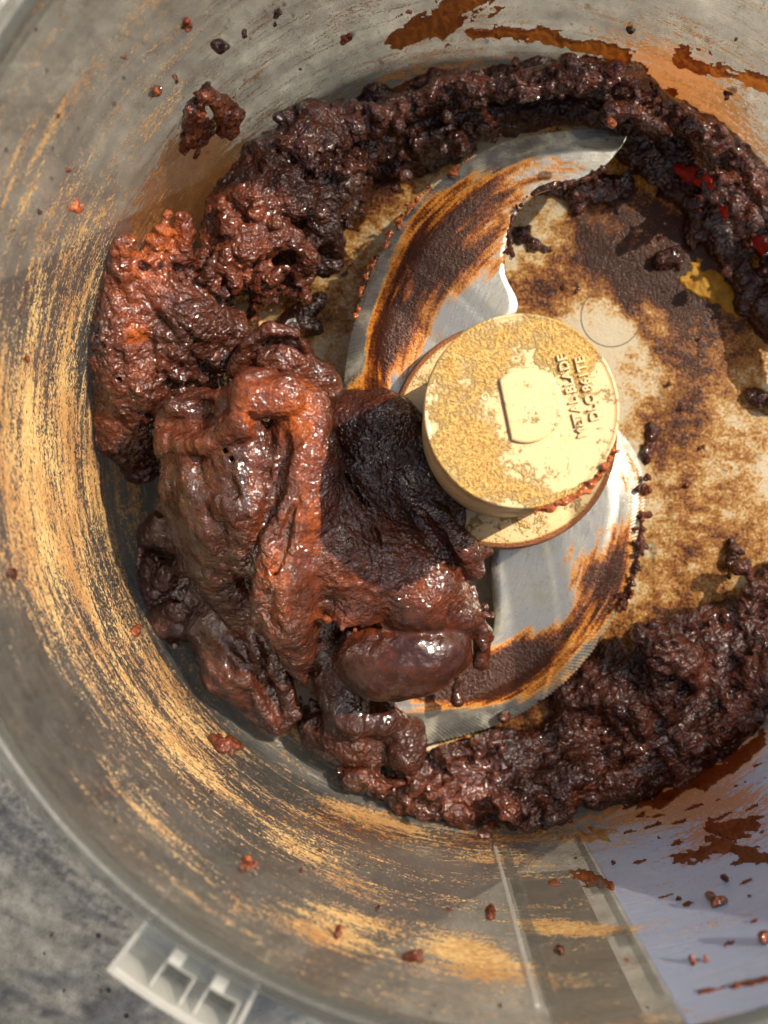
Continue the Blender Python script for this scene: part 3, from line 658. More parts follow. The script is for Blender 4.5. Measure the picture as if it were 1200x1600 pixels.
# jagged ledge where the sheet ends
D.T([(510, 940, 3.6, .2), (540, 958, 3.6, .2), (575, 962, 3.55, .16)], .2)
# creases
D.C([(436, 665, 5.3, .1), (440, 705, 5.25, .15), (434, 750, 5.15, .17), (417, 810, 4.9, .16), (404, 870, 4.6, .15), (396, 930, 4.1, .12)])
D.T([(456, 770, 5.0, .1), (430, 822, 4.85, .13), (412, 872, 4.6, .13), (402, 935, 4.15, .12), (400, 965, 3.8, .08)], .04)
D.C([(466, 780, 5.2, .05), (448, 825, 5.05, .09), (434, 875, 4.85, .11), (424, 930, 4.45, .1), (420, 965, 4.1, .06)], .06)
D.C([(520, 665, 4.0, .1), (524, 715, 4.3, .14), (540, 760, 4.3, .13), (570, 800, 4.15, .12), (590, 850, 4.2, .07), (578, 905, 4.2, .05)])
D.C([(622, 740, 3.9, .08), (655, 810, 3.8, .14), (690, 860, 3.6, .18), (700, 885, 3.4, .16)])
D.C([(350, 660, 4.9, .07), (362, 720, 4.95, .08), (380, 790, 4.6, .06)]).C([(390, 640, 5.6, .06), (400, 670, 5.3, .12), (430, 660, 5.5, .08)])
D.C([(535, 985, 2.9, .12), (508, 1010, 2.8, .24), (500, 1060, 2.4, .26), (508, 1110, 2.0, .12)])
D.E(310, 640, 4.75, (.35, .2, .22), 10, .1, True)
# smooth ball and lobes at the bottom
D.E(630, 1024, 2.8, (1.48, .95, 1.0), 8, .1)
D.C([(700, 965, 3.6, .03), (728, 995, 3.4, .04), (738, 1040, 3.0, .04)], .06)
D.T([(735, 955, 2.8, .2), (752, 990, 2.5, .2), (750, 1035, 2.3, .18)], .06).T([(716, 1062, 1.9, .12), (713, 1080, 1.75, .09), (713, 1094, 1.7, .15)], .05)
D.T([(530, 1050, 1.6, .65), (540, 1120, 1.2, .55)]).E(580, 1120, 1.35, (.75, .5, .55), -5, .12).E(635, 1165, 1.0, (.5, .7, .6), 0, .12)
D.E(545, 1105, 1.5, (.55, .75, .6), 20, .1)
# lower left lobe with ridges
D.T([(338, 975, 1.6, .72), (368, 1035, 1.5, .78), (418, 1100, 1.0, .5)], .2)
D.T([(394, 985, 2.5, .12), (402, 1010, 2.4, .17), (398, 1035, 2.15, .14)], .05).T([(420, 1020, 2.1, .15), (445, 1070, 1.8, .2), (455, 1110, 1.3, .22), (440, 1135, .9, .2)], .06).T([(385, 1060, 2.1, .14), (405, 1095, 1.7, .16), (430, 1130, 1.2, .16)], .05)
D.C([(412, 1025, 2.4, .08), (425, 1070, 2.1, .1), (440, 1110, 1.7, .08)]).C([(330, 985, 2.5, .05), (350, 1020, 2.5, .07), (365, 1060, 2.3, .05)])
# shaded rubble on the left
for L in ([(232, 838, 1.5, .22), (262, 828, 1.9, .3), (300, 850, 2.0, .35)], [(262, 905, 1.3, .25), (300, 880, 1.9, .28), (340, 890, 2.0, .35)], [(250, 975, .9, .28), (285, 950, 1.4, .28), (315, 915, 1.7, .25), (350, 930, 1.8, .3)],
          [(240, 880, 1.0, .28), (245, 930, .8, .25), (262, 985, .6, .3)], [(330, 940, 1.5, .3), (300, 975, 1.2, .3)]): D.T([(a, b, c, d * 1.35) for a, b, c, d in L], .1)
D.T([(290, 900, .5, .7), (330, 960, .6, .6)], .3)
D.C([(285, 905, 1.8, .14), (280, 930, 1.6, .18)])
# curled lobe at the top
D.E(435, 562, 3.0, (.85, .6, .7), -15).T([(372, 575, 3.3, .25), (385, 540, 3.7, .22), (420, 518, 3.85, .22), (458, 525, 3.75, .2), (478, 545, 3.5, .15)], .06).T([(455, 575, 3.1, .45), (500, 595, 2.8, .42), (510, 620, 2.6, .35)])
D.C([(410, 545, 3.9, .1), (440, 540, 3.9, .13), (462, 550, 3.7, .1)])
D.crumbs([(380, 590, 3.6, 0), (330, 700, 4.9, 0), (385, 700, 4.9, 0)], 30, (.04, .1), 16, 3); D.crumbs([(500, 965, 3.75, 0), (600, 985, 3.6, 0)], 26, (.04, .09), 8, 5)
D.crumbs([(740, 860, 3.1, 0), (755, 1000, 2.4, 0), (735, 1060, 2.1, 0)], 30, (.05, .1), 9, 6); D.crumbs([(235, 840, 1.4, 0), (250, 930, 1., 0), (300, 980, 1., 0)], 46, (.06, .14), 14, 8)
D.crumbs([(470, 1100, 1.2, 0), (560, 1180, .6, 0), (660, 1200, .6, 0)], 40, (.08, .2), 14, 9)
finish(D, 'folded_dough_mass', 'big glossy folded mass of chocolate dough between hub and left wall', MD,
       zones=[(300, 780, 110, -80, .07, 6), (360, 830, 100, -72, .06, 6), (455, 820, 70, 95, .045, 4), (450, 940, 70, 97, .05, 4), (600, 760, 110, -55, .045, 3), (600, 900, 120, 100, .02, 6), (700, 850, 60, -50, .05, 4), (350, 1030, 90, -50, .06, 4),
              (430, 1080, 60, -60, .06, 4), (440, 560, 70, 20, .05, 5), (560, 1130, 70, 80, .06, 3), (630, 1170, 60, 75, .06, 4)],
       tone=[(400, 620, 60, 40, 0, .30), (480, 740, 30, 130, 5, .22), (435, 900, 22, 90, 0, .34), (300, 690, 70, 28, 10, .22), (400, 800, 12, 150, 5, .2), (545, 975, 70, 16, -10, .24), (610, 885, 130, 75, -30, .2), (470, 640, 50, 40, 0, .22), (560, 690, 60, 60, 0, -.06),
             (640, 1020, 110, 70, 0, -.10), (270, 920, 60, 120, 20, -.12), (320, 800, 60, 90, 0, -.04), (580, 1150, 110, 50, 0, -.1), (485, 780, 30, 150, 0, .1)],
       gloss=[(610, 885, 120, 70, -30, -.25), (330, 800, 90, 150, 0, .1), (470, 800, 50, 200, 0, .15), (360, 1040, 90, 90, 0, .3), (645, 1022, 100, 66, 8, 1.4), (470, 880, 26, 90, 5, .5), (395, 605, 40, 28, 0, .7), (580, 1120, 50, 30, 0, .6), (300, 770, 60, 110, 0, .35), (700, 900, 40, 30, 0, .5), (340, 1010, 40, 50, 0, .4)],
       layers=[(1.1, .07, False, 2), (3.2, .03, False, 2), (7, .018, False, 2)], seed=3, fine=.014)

# lump against the left wall
D = Dough(*bounds(125, 270, 400, 760, 5.6), vox=.045)
D.E(240, 520, 1.6, (1.5, 2.4, 1.6), 20)
D.T([(196, 430, 3.9, .45), (195, 500, 3.5, .72), (205, 580, 2.9, .85), (195, 660, 2.1, .75), (215, 725, 1.2, .45)], .25)
D.T([(265, 440, 3.2, .6), (295, 500, 3.2, .75), (335, 545, 2.7, .6)], .25).T([(245, 400, 3.8, .4), (240, 480, 3.5, .6), (270, 570, 2.9, .6), (310, 600, 2.3, .4)], .2)
D.T([(190, 385, 4.4, .18), (185, 420, 4.2, .28)], .08).T([(262, 335, 4.5, .1), (255, 360, 4.35, .16), (242, 400, 4.0, .3)], .1).T([(290, 345, 4.1, .16), (285, 400, 3.8, .25)], .1)
D.T([(360, 500, 2.8, .3), (372, 550, 2.6, .3), (380, 580, 2.6, .22)], .08)
for L in ([(300, 420, 4.0, .06), (318, 460, 4.05, .11), (345, 500, 3.6, .08)], [(228, 440, 4.4, .06), (245, 500, 4.35, .1), (280, 560, 3.8, .09), (330, 590, 3.1, .08)], [(262, 440, 4.2, .05), (275, 500, 4.1, .08), (320, 550, 3.6, .07)],
          [(200, 600, 3.8, .06), (240, 610, 3.7, .1), (300, 605, 2.9, .14)], [(160, 520, 4.0, .05), (165, 560, 3.6, .08), (185, 590, 3.7, .06)], [(230, 650, 3.0, .16), (260, 680, 2.6, .25), (300, 690, 2., .2)]): D.C(L)
D.crumbs([(190, 390, 4.3, 0), (300, 420, 3.8, 0), (370, 520, 2.9, 0)], 40, (.05, .12), 14, 12); D.crumbs([(160, 560, 3.4, 0), (190, 700, 1.7, 0), (260, 720, 1., 0)], 36, (.06, .14), 14, 13)
finish(D, 'wall_dough_lump', 'tall wet dough lump with pulled ridges, pressed against the left wall', MDC,
       zones=[(290, 500, 90, -45, .09, 4), (230, 470, 80, -62, .07, 4), (300, 590, 70, -15, .08, 4.5), (180, 600, 80, -75, .06, 3), (190, 430, 60, -60, .05, 5)],
       tone=[(200, 480, 50, 110, 0, .2), (190, 640, 50, 60, 0, .16), (240, 400, 60, 50, 0, .22), (210, 520, 20, 16, 0, .3), (330, 570, 60, 60, 0, -.08), (260, 340, 40, 60, 0, .3), (220, 720, 60, 40, 0, -.1), (270, 660, 50, 40, 0, -.15)],
       layers=[(1.3, .12, False, 2), (3.6, .055, True, 2), (8, .035, False, 2)], seed=11, base_tone=-.03)

# crumbly clumps along the upper left
D = Dough(*bounds(300, 170, 600, 520, 4.4), vox=.045)
D.T([(325, 455, 2.9, .26), (350, 415, 3.2, .32), (385, 380, 3.3, .38), (430, 375, 3.0, .42), (455, 385, 2.9, .35)], .1).T([(410, 420, 2.7, .45), (395, 465, 2.3, .38), (384, 492, 1.9, .14)], .1)
for a in ((470, 400, 2.3, .42), (497, 350, 1.9, .55), (480, 300, 2.3, .6), (520, 285, 2.1, .6), (470, 235, 2.6, .45), (430, 290, 2.8, .45), (415, 330, 3.0, .4), (355, 350, 3.4, .3), (540, 330, 1.2, .3), (548, 255, 1.6, .42), (505, 410, 1.2, .35), (380, 310, 3.3, .3), (520, 220, 2.3, .4), (555, 200, 2.1, .35)): D.T([a, a], .1)
D.T([(320, 410, 2.9, .35), (360, 340, 2.8, .5), (430, 260, 2.4, .6), (500, 205, 2.3, .55), (560, 185, 2.0, .4)], .15).T([(350, 450, 1.0, .5), (450, 420, .8, .6), (520, 320, .8, .6), (560, 240, .8, .5)], .15)
D.crumbs([(330, 430, 3.1, 0), (420, 350, 3.2, 0), (480, 270, 2.9, 0), (540, 210, 2.4, 0)], 110, (.1, .24), 28, 21); D.crumbs([(400, 480, 2, 0), (470, 420, 2, 0), (540, 330, 1.2, 0), (560, 250, 1.2, 0)], 60, (.08, .18), 16, 22)
D.C([(350, 455, 2.6, .3), (365, 480, 2.0, .35)]).E(445, 405, 2.7, (.28, .2, .3), 30, .05, True)
finish(D, 'crumbly_dough_clump', 'rough crumbly row of dough clumps at the upper left, above the long blade', MDC,
       zones=[(520, 280, 60, -20, .06, 5), (500, 360, 50, 10, .06, 5)], tone=[(400, 380, 80, 50, 30, .08), (400, 430, 30, 40, 0, .16), (385, 490, 14, 20, 0, .3), (350, 360, 40, 60, -30, .16), (520, 340, 60, 80, 0, -.05), (540, 200, 60, 40, 0, -.05)],
       layers=[(1.6, .16, False, 2), (3.6, .05, True, 2), (8, .04, False, 2)], seed=29)

def wallseg(D, pts, k=.08):
    q = [(W(x, y, ins), r) for x, y, ins, r in pts]
    for (a, ra), (b, rb) in zip(q[:-1], q[1:]): D.seg(a, ra, b, rb, k)
# ring of dough packed round the foot of the wall (upper right)
D = Dough(*bounds(520, 90, 1320, 640, 3.4), vox=.05)
D.T([(545, 196, 1.6, .28), (620, 164, 1.5, .3), (720, 142, 1.4, .3), (820, 130, 1.5, .3), (895, 120, 1.9, .36), (960, 128, 2.0, .42), (1040, 168, 1.7, .3), (1110, 218, 1.6, .28), (1180, 284, 1.6, .28), (1240, 366, 1.6, .3), (1290, 560, 1.6, .3)], .35)
for dy in (12, 26, 40): wallseg(D, [(x, y + dy, .06, .2) for x, y in ((545, 178), (620, 150), (720, 130), (820, 120), (900, 112), (985, 128), (1060, 172), (1120, 216), (1190, 276), (1250, 352))], .3)
D.T([(560, 235, .7, .45), (640, 210, .6, .45), (740, 190, .6, .42), (850, 172, .6, .4), (940, 175, .7, .4), (1020, 200, .9, .4)], .3).T([(1040, 225, .3, .34), (1110, 285, .25, .34), (1180, 360, .25, .36), (1240, 480, .3, .4)], .3)
wallseg(D, [(480, 225, .1, .22), (530, 185, .15, .26), (590, 155, .15, .28), (680, 130, .15, .28), (780, 116, .15, .28), (850, 108, .2, .28), (920, 104, .2, .3), (985, 120, .2, .3), (1060, 172, .15, .28), (1120, 215, .15, .28), (1190, 275, .15, .28), (1250, 350, .2, .3), (1300, 450, .2, .3)], .2)
D.T([(540, 280, .15, .3), (620, 255, .15, .35), (720, 225, .15, .35)], .2)
D.T([(985, 225, .3, .35), (1020, 255, .25, .4), (1050, 290, .1, .3), (1110, 350, .05, .35), (1160, 430, .05, .35), (1210, 520, .1, .4)], .3).T([(1080, 330, .1, .3), (1085, 370, .1, .25), (1080, 395, .1, .1)], .1)
D.T([(850, 290, .05, .2), (900, 300, .05, .22), (980, 290, .1, .3)], .2)
D.T([(950, 175, 2.5, .2), (990, 175, 2.4, .22), (1025, 200, 2.2, .2)], .1)
D.crumbs([(550, 190, 2.1, 0), (720, 145, 2.1, 0), (900, 130, 2.6, 0), (1040, 180, 2.2, 0), (1180, 300, 2.2, 0)], 170, (.03, .08), 14, 31); D.crumbs([(580, 250, 1.2, 0), (760, 205, 1.3, 0), (950, 200, 1.4, 0), (1100, 300, 1.2, 0), (1200, 420, 1.2, 0)], 110, (.03, .09), 22, 32)
finish(D, 'dough_band', 'dark grainy band of dough packed round the bowl foot behind the long blade', MDD,
       zones=[(640, 200, 120, 15, .05, 4), (800, 180, 120, 5, .05, 4), (1000, 200, 80, -30, .05, 5), (1120, 330, 120, -48, .04, 4)], tone=[(1100, 215, 200, 22, -38, .12), (960, 120, 60, 16, 0, .14), (620, 165, 100, 16, 20, .06)],
       layers=[(1.3, .16, False, 2), (3.4, .07, False, 2), (9, .045, False, 2)], seed=41)

# drift of dough along the lower right
D = Dough(*bounds(520, 860, 1330, 1300, 3.4), vox=.05)
D.T([(560, 1215, .8, .35), (640, 1243, .8, .38), (740, 1256, .8, .4), (850, 1252, .9, .42), (960, 1222, 1.0, .42), (1060, 1177, 1.0, .42), (1150, 1112, 1.0, .42), (1240, 1016, 1.1, .42)], .3)
wallseg(D, [(540, 1205, .1, .2), (620, 1262, .15, .26), (720, 1272, .15, .28), (800, 1270, .15, .26), (880, 1268, .2, .26), (980, 1235, .15, .28), (1060, 1200, .2, .3), (1130, 1155, .2, .3), (1200, 1095, .2, .3), (1270, 1010, .2, .3)], .2)
D.T([(680, 1195, .3, .4), (780, 1180, .3, .42), (880, 1150, .3, .45), (980, 1110, .3, .5), (1080, 1070, .3, .5), (1180, 1000, .3, .5), (1260, 900, .3, .5)], .3)
D.T([(900, 1090, .3, .5), (970, 1040, .4, .5), (1060, 1010, .4, .5), (1150, 960, .3, .45), (1220, 900, .3, .4)], .25)
D.T([(995, 990, 1.4, .22), (1030, 1010, 1.6, .32), (1070, 1035, 1.5, .34), (1090, 1060, 1.1, .3)], .15).T([(1030, 1010, 1.3, .3), (1040, 1080, 1.0, .35)], .2)
D.T([(880, 1100, .9, .2), (885, 1140, .9, .22), (880, 1060, .7, .12)], .1).T([(700, 1180, .9, .3), (770, 1150, .8, .2)], .1).T([(1060, 1130, 1.3, .15), (1000, 1170, 1.4, .2), (920, 1200, 1.4, .2), (850, 1215, 1.3, .2)], .1)
D.T([(870, 1230, 1.4, .25), (885, 1262, 1.4, .25), (890, 1282, 1.5, .12)], .1).T([(1050, 1195, 1.9, .2), (1095, 1218, 2.2, .1)], .1)
D.C([(1000, 1130, 1.2, .25), (1060, 1110, 1.2, .2)], .2).C([(900, 1170, 1.1, .14), (980, 1140, 1.2, .12)], .15)
D.T([(700, 1225, .5, .35), (800, 1215, .5, .4), (900, 1195, .55, .42), (1000, 1160, .55, .45), (1100, 1110, .6, .45), (1200, 1040, .6, .45)], .35)
D.crumbs([(680, 1200, 1.1, 0), (850, 1140, 1.1, 0), (960, 1010, 1.0, 0), (1100, 980, 1.0, 0), (1200, 910, .9, 0)], 120, (.03, .09), 22, 51); D.crumbs([(560, 1220, 1.2, 0), (740, 1265, 1.4, 0), (900, 1250, 1.6, 0), (1080, 1180, 1.6, 0), (1200, 1090, 1.6, 0)], 180, (.03, .1), 16, 52)
D.crumbs([(1000, 985, 1.5, 0), (1090, 1050, 1.5, 0)], 30, (.05, .12), 10, 53)
finish(D, 'dough_drift', 'rough dark drift of dough with a torn peak along the lower right of the bowl', MDD,
       zones=[(1060, 1060, 90, -50, .07, 5), (980, 1090, 120, 40, .06, 5), (1120, 1020, 120, 30, .05, 5), (980, 1190, 140, 12, .07, 5), (760, 1220, 120, 0, .05, 4)], tone=[(1080, 1040, 50, 30, -40, .12), (1000, 1230, 160, 16, 10, .14), (1150, 1120, 90, 30, 35, .16), (720, 1240, 90, 30, 0, .05), (1150, 950, 80, 60, 0, .06)],
       layers=[(1.2, .2, False, 3), (3.4, .08, False, 2), (9, .045, False, 2)], seed=57)

# hooked bit stuck high on the left wall
def wallseg(D, pts, k=.08):
    q = [(W(x, y, ins), r) for x, y, ins, r in pts]
    for (a, ra), (b, rb) in zip(q[:-1], q[1:]): D.seg(a, ra, b, rb, k)
def wall_piece(name, label, pts_list, mat, layers, seed, tone=0., vox=.03, cat='dough', crumb=0):
    ps = np.array([W(x, y, i) for L in pts_list for x, y, i, r in L]); D = Dough(ps.min(0) - .6, ps.max(0) + .6, vox)
    for L in pts_list: wallseg(D, L)
    if crumb:
        r_ = random.Random(seed)
        for i in range(crumb):
            x, y, ins, r = r_.choice(r_.choice(pts_list)); a = W(x + r_.gauss(0, 9), y + r_.gauss(0, 9), ins * r_.uniform(.3, 1.2)); D.seg(a, r_.uniform(.04, .1), a + np.array([r_.gauss(0, .06) for _ in range(3)]), .05, .04)
    D.rough(layers, seed)
    D.clip(.01, .01); V, Fc = D.mesh(); 
    c = V.mean(0); o = mesh(name, V, Fc, mat, None, c, attrs={'tone': np.full(len(V), tone), 'gloss': np.full(len(V), .1)}); return tag(o, label, cat)
wall_piece('dough_hook', 'hook-shaped scrap of dough stuck high on the upper left wall',
           [[(320, 145, .1, .14), (303, 170, .2, .2), (300, 200, .15, .2), (288, 234, .1, .14)], [(318, 148, .25, .17), (345, 163, .4, .2), (364, 185, .4, .24), (358, 202, .5, .21)], [(300, 180, .1, .16), (322, 200, .05, .13), (312, 218, .05, .1)]], MDR, [(3.5, .08, False, 2), (8, .04, True, 2)], 61, .05, .025, crumb=16)
wall_piece('dough_scrap', 'knobbly scrap of dough on the clean floor edge at lower left', [[(335, 1155, .1, .12), (350, 1165, .16, .16), (362, 1160, .12, .12)]], MDR, [(4, .05, False, 2)], 62, 0, .025, crumb=8)
wall_piece('dough_scrap', 'dark oval crumb alone on the pale floor right of the hub', [[(1146, 858, .14, .16), (1146, 882, .14, .17)]], MDD, [(4, .06, False, 2), (9, .04, True, 2)], 63, 0, .025, crumb=6)
wall_piece('dough_scrap', 'dark lump under the rim of dough beside the amber patch', [[(1030, 408, .1, .18), (1052, 400, .12, .2)]], MDD, [(4, .08, False, 2)], 64, -.05, .03)
wall_piece('dough_scrap', 'dark flake cut by the right edge of the photo, level with the hub', [[(1180, 618, .1, .2), (1205, 630, .15, .25)]], MDD, [(4, .08, False, 2)], 65, -.05, .03)
wall_piece('dough_scrap', 'small orange cube-like crumb at the tip of the upper blade', [[(952, 192, 2.2, .09), (957, 195, 2.2, .09)]], MDR, [(4, .03, False, 1)], 66, .25, .025)
wall_piece('dough_scrap', 'Y-shaped dark red crumb on the white lower right wall', [[(1108, 1398, .05, .07), (1118, 1412, .06, .08)], [(1118, 1412, .06, .07), (1130, 1408, .06, .08)]], MDR, [(5, .03, False, 2)], 67, 0, .02)
wall_piece('dough_scrap', 'long dark crumb above the tan smear on the bottom wall', [[(767, 1418, .05, .08), (766, 1432, .06, .09)]], MDR, [(5, .03, False, 2)], 68, 0, .02)
wall_piece('dough_scrap', 'dark patch of dough lying flat beside the long blade at its left', [[(470, 490, .05, .3), (500, 470, .06, .2)], [(455, 510, .05, .35), (490, 510, .05, .2)]], MDD, [(3, .06, False, 2)], 69, -.1, .035)
wall_piece('dough_scrap', 'dark crust of dough on the floor in the crook of the upper blade', [[(812, 365, .02, .14), (835, 380, .03, .16), (860, 392, .02, .1)]], MDD, [(4, .09, False, 2)], 70, -.05, .025, crumb=8)
wall_piece('dough_scrap', 'flat brown crust on the floor just right of the hub', [[(1020, 665, .0, .14), (1012, 700, .0, .16), (1008, 730, .0, .1)]], MDD, [(4, .08, False, 2)], 71, .06, .025)

# red and amber sun glow painted into patch colours, thin smears, crumbs
def smear(name, label, strokes_, thick, mat, seed, cat='smear', step=1.8, ragged=.55, fr=.05):
    allp = np.array([p for s_ in strokes_ for p in s_]); x0, y0 = allp[:, :2].min(0) - 40; x1, y1 = allp[:, :2].max(0) + 40
    xs, ys = np.arange(x0, x1, step), np.arange(y0, y1, step); Xg, Yg = np.meshgrid(xs, ys, indexing='ij')
    m = np.full(Xg.shape, -9.)
    for s_ in strokes_:
        q = smooth_line([list(p) for p in s_], max(12, len(s_) * 8))
        for a, b in zip(q[:-1], q[1:]):
            ab = b[:2] - a[:2]; L = ab @ ab + 1e-6; t = np.clip(((Xg - a[0]) * ab[0] + (Yg - a[1]) * ab[1]) / L, 0, 1)
            d = np.hypot(Xg - a[0] - t * ab[0], Yg - a[1] - t * ab[1]); m = np.maximum(m, 1 - d / np.maximum(a[2] + t * (b[2] - a[2]), .5))
    al = math.atan2(*(allp[-1, :2] - allp[0, :2])[::-1]); ca, sa = math.cos(al), math.sin(al)
    U = Xg * ca + Yg * sa; Vv = -Xg * sa + Yg * ca
    nz = fbm(np.stack([U * fr * .45, Vv * fr * 1.6, 0 * U + seed], -1), 4); m = m + ragged * (nz + .45 * fbm(np.stack([U * fr * 2.2, Vv * fr * 5, 0 * U + seed + 9], -1), 2))
    keep = m > 0; idx = -np.ones(m.shape, int)
    cell = keep[:-1, :-1] & keep[1:, :-1] & keep[1:, 1:] & keep[:-1, 1:]
    use = np.zeros(m.shape, bool); use[:-1, :-1] |= cell; use[1:, :-1] |= cell; use[1:, 1:] |= cell; use[:-1, 1:] |= cell
    ii = np.argwhere(use); idx[use] = np.arange(len(ii)); n = len(ii)
    if n < 4: return None
    hgt = np.clip(m, 0, .6)[use] / .6; hgt = np.sqrt(hgt) * thick * (1 + .5 * fbm(np.stack([Xg[use] * .12, Yg[use] * .12, hgt * 0 + seed], -1), 2))
    cnt = np.zeros(m.shape, int)
    for a, b in ((0, 0), (1, 0), (1, 1), (0, 1)): cnt[a:cell.shape[0] + a, b:cell.shape[1] + b] += cell
    edge = cnt[use] < 4; hgt[edge] = thick * .25
    pts = [W(Xg[i, j], Yg[i, j], 0.008) for i, j in ii]; base_ = np.array(pts)
    r = np.hypot(base_[:, 0], base_[:, 1]); nrm = np.stack([-base_[:, 0] / r, -base_[:, 1] / r, 0 * r], -1)
    onf = np.clip((1.2 - base_[:, 2]) / 1.2, 0, 1)[:, None]; nrm = nrm * np.sqrt(1 - onf ** 2) + np.array([0, 0, 1.]) * onf
    flo = base_[:, 2] < .05; nrm[flo] = (0, 0, 1)
    topv = base_ + nrm * hgt[:, None]
    ce = np.argwhere(cell); q = np.stack([idx[ce[:, 0], ce[:, 1]], idx[ce[:, 0], ce[:, 1] + 1], idx[ce[:, 0] + 1, ce[:, 1] + 1], idx[ce[:, 0] + 1, ce[:, 1]]], 1)
    # skirt down to the wall along the outline
    from collections import Counter
    es = Counter(); 
    for f in q:
        for k in range(4): es[(f[k], f[(k + 1) % 4])] += 1
    sk = [[b, a, a + n, b + n] for (a, b) in es if (b, a) not in es]
    Fc = np.vstack([q, np.array(sk)]) if sk else q
    V = np.vstack([topv, base_]); c = base_.mean(0)
    o = mesh(name, V, Fc, mat, None, c, attrs={'tone': np.zeros(len(V)), 'gloss': np.zeros(len(V))}); return tag(o, label, cat)
smear('dough_smear', 'thick rust brown smear sweeping off the top edge above the band', [[(615, 72, 10), (650, 45, 20), (700, 20, 26), (760, -10, 24)]], .06, M_SMEAR, 1, ragged=.8)
smear('dough_smear', 'long ragged brown smear curving across the top wall', [[(740, 52, 9), (800, 45, 12), (860, 58, 14), (900, 70, 13), (960, 88, 14), (1010, 108, 10)]], .05, M_SMEAR, 2, ragged=.9)
smear('dough_smear', 'orange brown streak on the wall at the top right corner', [[(1065, 88, 10), (1100, 105, 15), (1150, 122, 14), (1210, 140, 12)]], .06, M_SMEAR, 3, ragged=.8)
smear('dough_smear', 'small orange dab just above the dough band at upper right', [[(1035, 145, 10), (1052, 146, 9)]], .05, M_SMEAR, 4)
smear('dough_smear', 'golden ragged paste patch on the wall under the torn dough', [[(880, 1310, 5), (930, 1304, 9), (965, 1298, 5)], [(780, 1285, 4), (850, 1296, 5)]], .035, M_TAN, 6, ragged=1.1, fr=.08)
smear('dough_smear', 'brown smear with ragged upper edge on the blue-white right wall', [[(1055, 1345, 9), (1100, 1335, 14), (1150, 1325, 13), (1210, 1350, 10)]], .05, M_SMEAR, 9, ragged=.9)
smear('dough_smear', 'brown flecked smear near the right edge above the ragged smear', [[(1110, 1290, 8), (1150, 1302, 13), (1180, 1290, 9)]], .04, M_SMEAR, 10, ragged=1.1)
smear('dough_smear', 'thin dark red scratch of dough at the lower right corner', [[(1095, 1550, 4), (1150, 1540, 5), (1215, 1525, 6)]], .03, M_SMEAR, 11, ragged=.6)
smear('dough_smear', 'line of thin brown flecks between the ribs under the golden patch', [[(860, 1378, 5), (910, 1372, 7), (960, 1388, 5)]], .03, M_SMEAR, 12, ragged=1.2)
smear('dough_smear', 'film of wet dough under the drift where it meets the blue-white wall', [[(1000, 1252, 8), (1060, 1240, 12), (1120, 1200, 14), (1190, 1150, 14)]], .05, M_SMEAR, 13, ragged=.9)
smear('dough_smear', 'wide torn edge of thin dough over the dark band at the top', [[(800, 118, 7), (880, 104, 10), (960, 110, 9), (1040, 155, 9), (1110, 205, 10), (1190, 275, 10)]], .05, M_SMEAR, 16, ragged=.8)
r_ = random.Random(12)
for i, (x, y, L_) in enumerate([(1010, 1272, 30), (1060, 1285, 26), (1130, 1275, 30), (1190, 1300, 20), (1160, 1345, 26), (980, 1262, 22), (1040, 1250, 24), (1020, 1290, 26), (1085, 1262, 30), (1150, 1228, 34), (1180, 1195, 20), (1000, 1345, 22), (1040, 1400, 26), (1075, 1412, 14), (1120, 1250, 18), (1060, 1318, 20), (1165, 1378, 24), (1180, 1440, 16), (985, 1300, 20), (1030, 1275, 18), (1100, 1330, 14), (1175, 1262, 22), (1140, 1475, 18), (1090, 1500, 14), (1195, 1215, 16)]):
    a_ = rad(12 + (x - 1000) * .08); dx_, dy_ = L_ * math.cos(a_), -L_ * math.sin(a_); w_ = r_.uniform(2.2, 4.6)
    tg = smear('dough_fleck', 'thin brown fleck streaked across the blue-white lower right wall', [[(x - dx_ / 2, y - dy_ / 2, w_ * .5), (x, y, w_), (x + dx_ / 2, y + dy_ / 2, w_ * .5)]], .02, M_SMEAR, 200 + i, ragged=.9, fr=.12, cat='smear')
    if tg: tg['group'] = 'thin brown flecks on the blue-white wall'
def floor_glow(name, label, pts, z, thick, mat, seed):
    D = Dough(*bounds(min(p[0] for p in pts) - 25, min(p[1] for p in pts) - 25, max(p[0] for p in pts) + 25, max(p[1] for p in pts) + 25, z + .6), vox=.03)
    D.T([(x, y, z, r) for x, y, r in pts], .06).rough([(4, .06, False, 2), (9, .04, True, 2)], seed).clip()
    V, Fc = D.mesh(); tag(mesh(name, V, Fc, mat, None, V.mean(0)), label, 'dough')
floor_glow('red_glow_dough', 'streak of thin dough with red sun glow painted in, on the dark patch at upper right', [(1060, 264, .08), (1080, 272, .13), (1102, 282, .14), (1115, 305, .09), (1132, 335, .06)], .75, .1, M_RED, 5)
floor_glow('red_glow_dough', 'spot of dough with red sun glow painted in, cut by the right edge', [(1182, 378, .15), (1196, 388, .13), (1210, 400, .15)], .95, .1, M_RED, 6)
smear('amber_glow_patch', 'bright amber film of syrup glowing at the right below the red streak', [[(1085, 425, 20), (1120, 450, 26), (1150, 470, 26), (1185, 480, 18)]], .05, M_AMB, 17, cat='painted glow', ragged=.6)

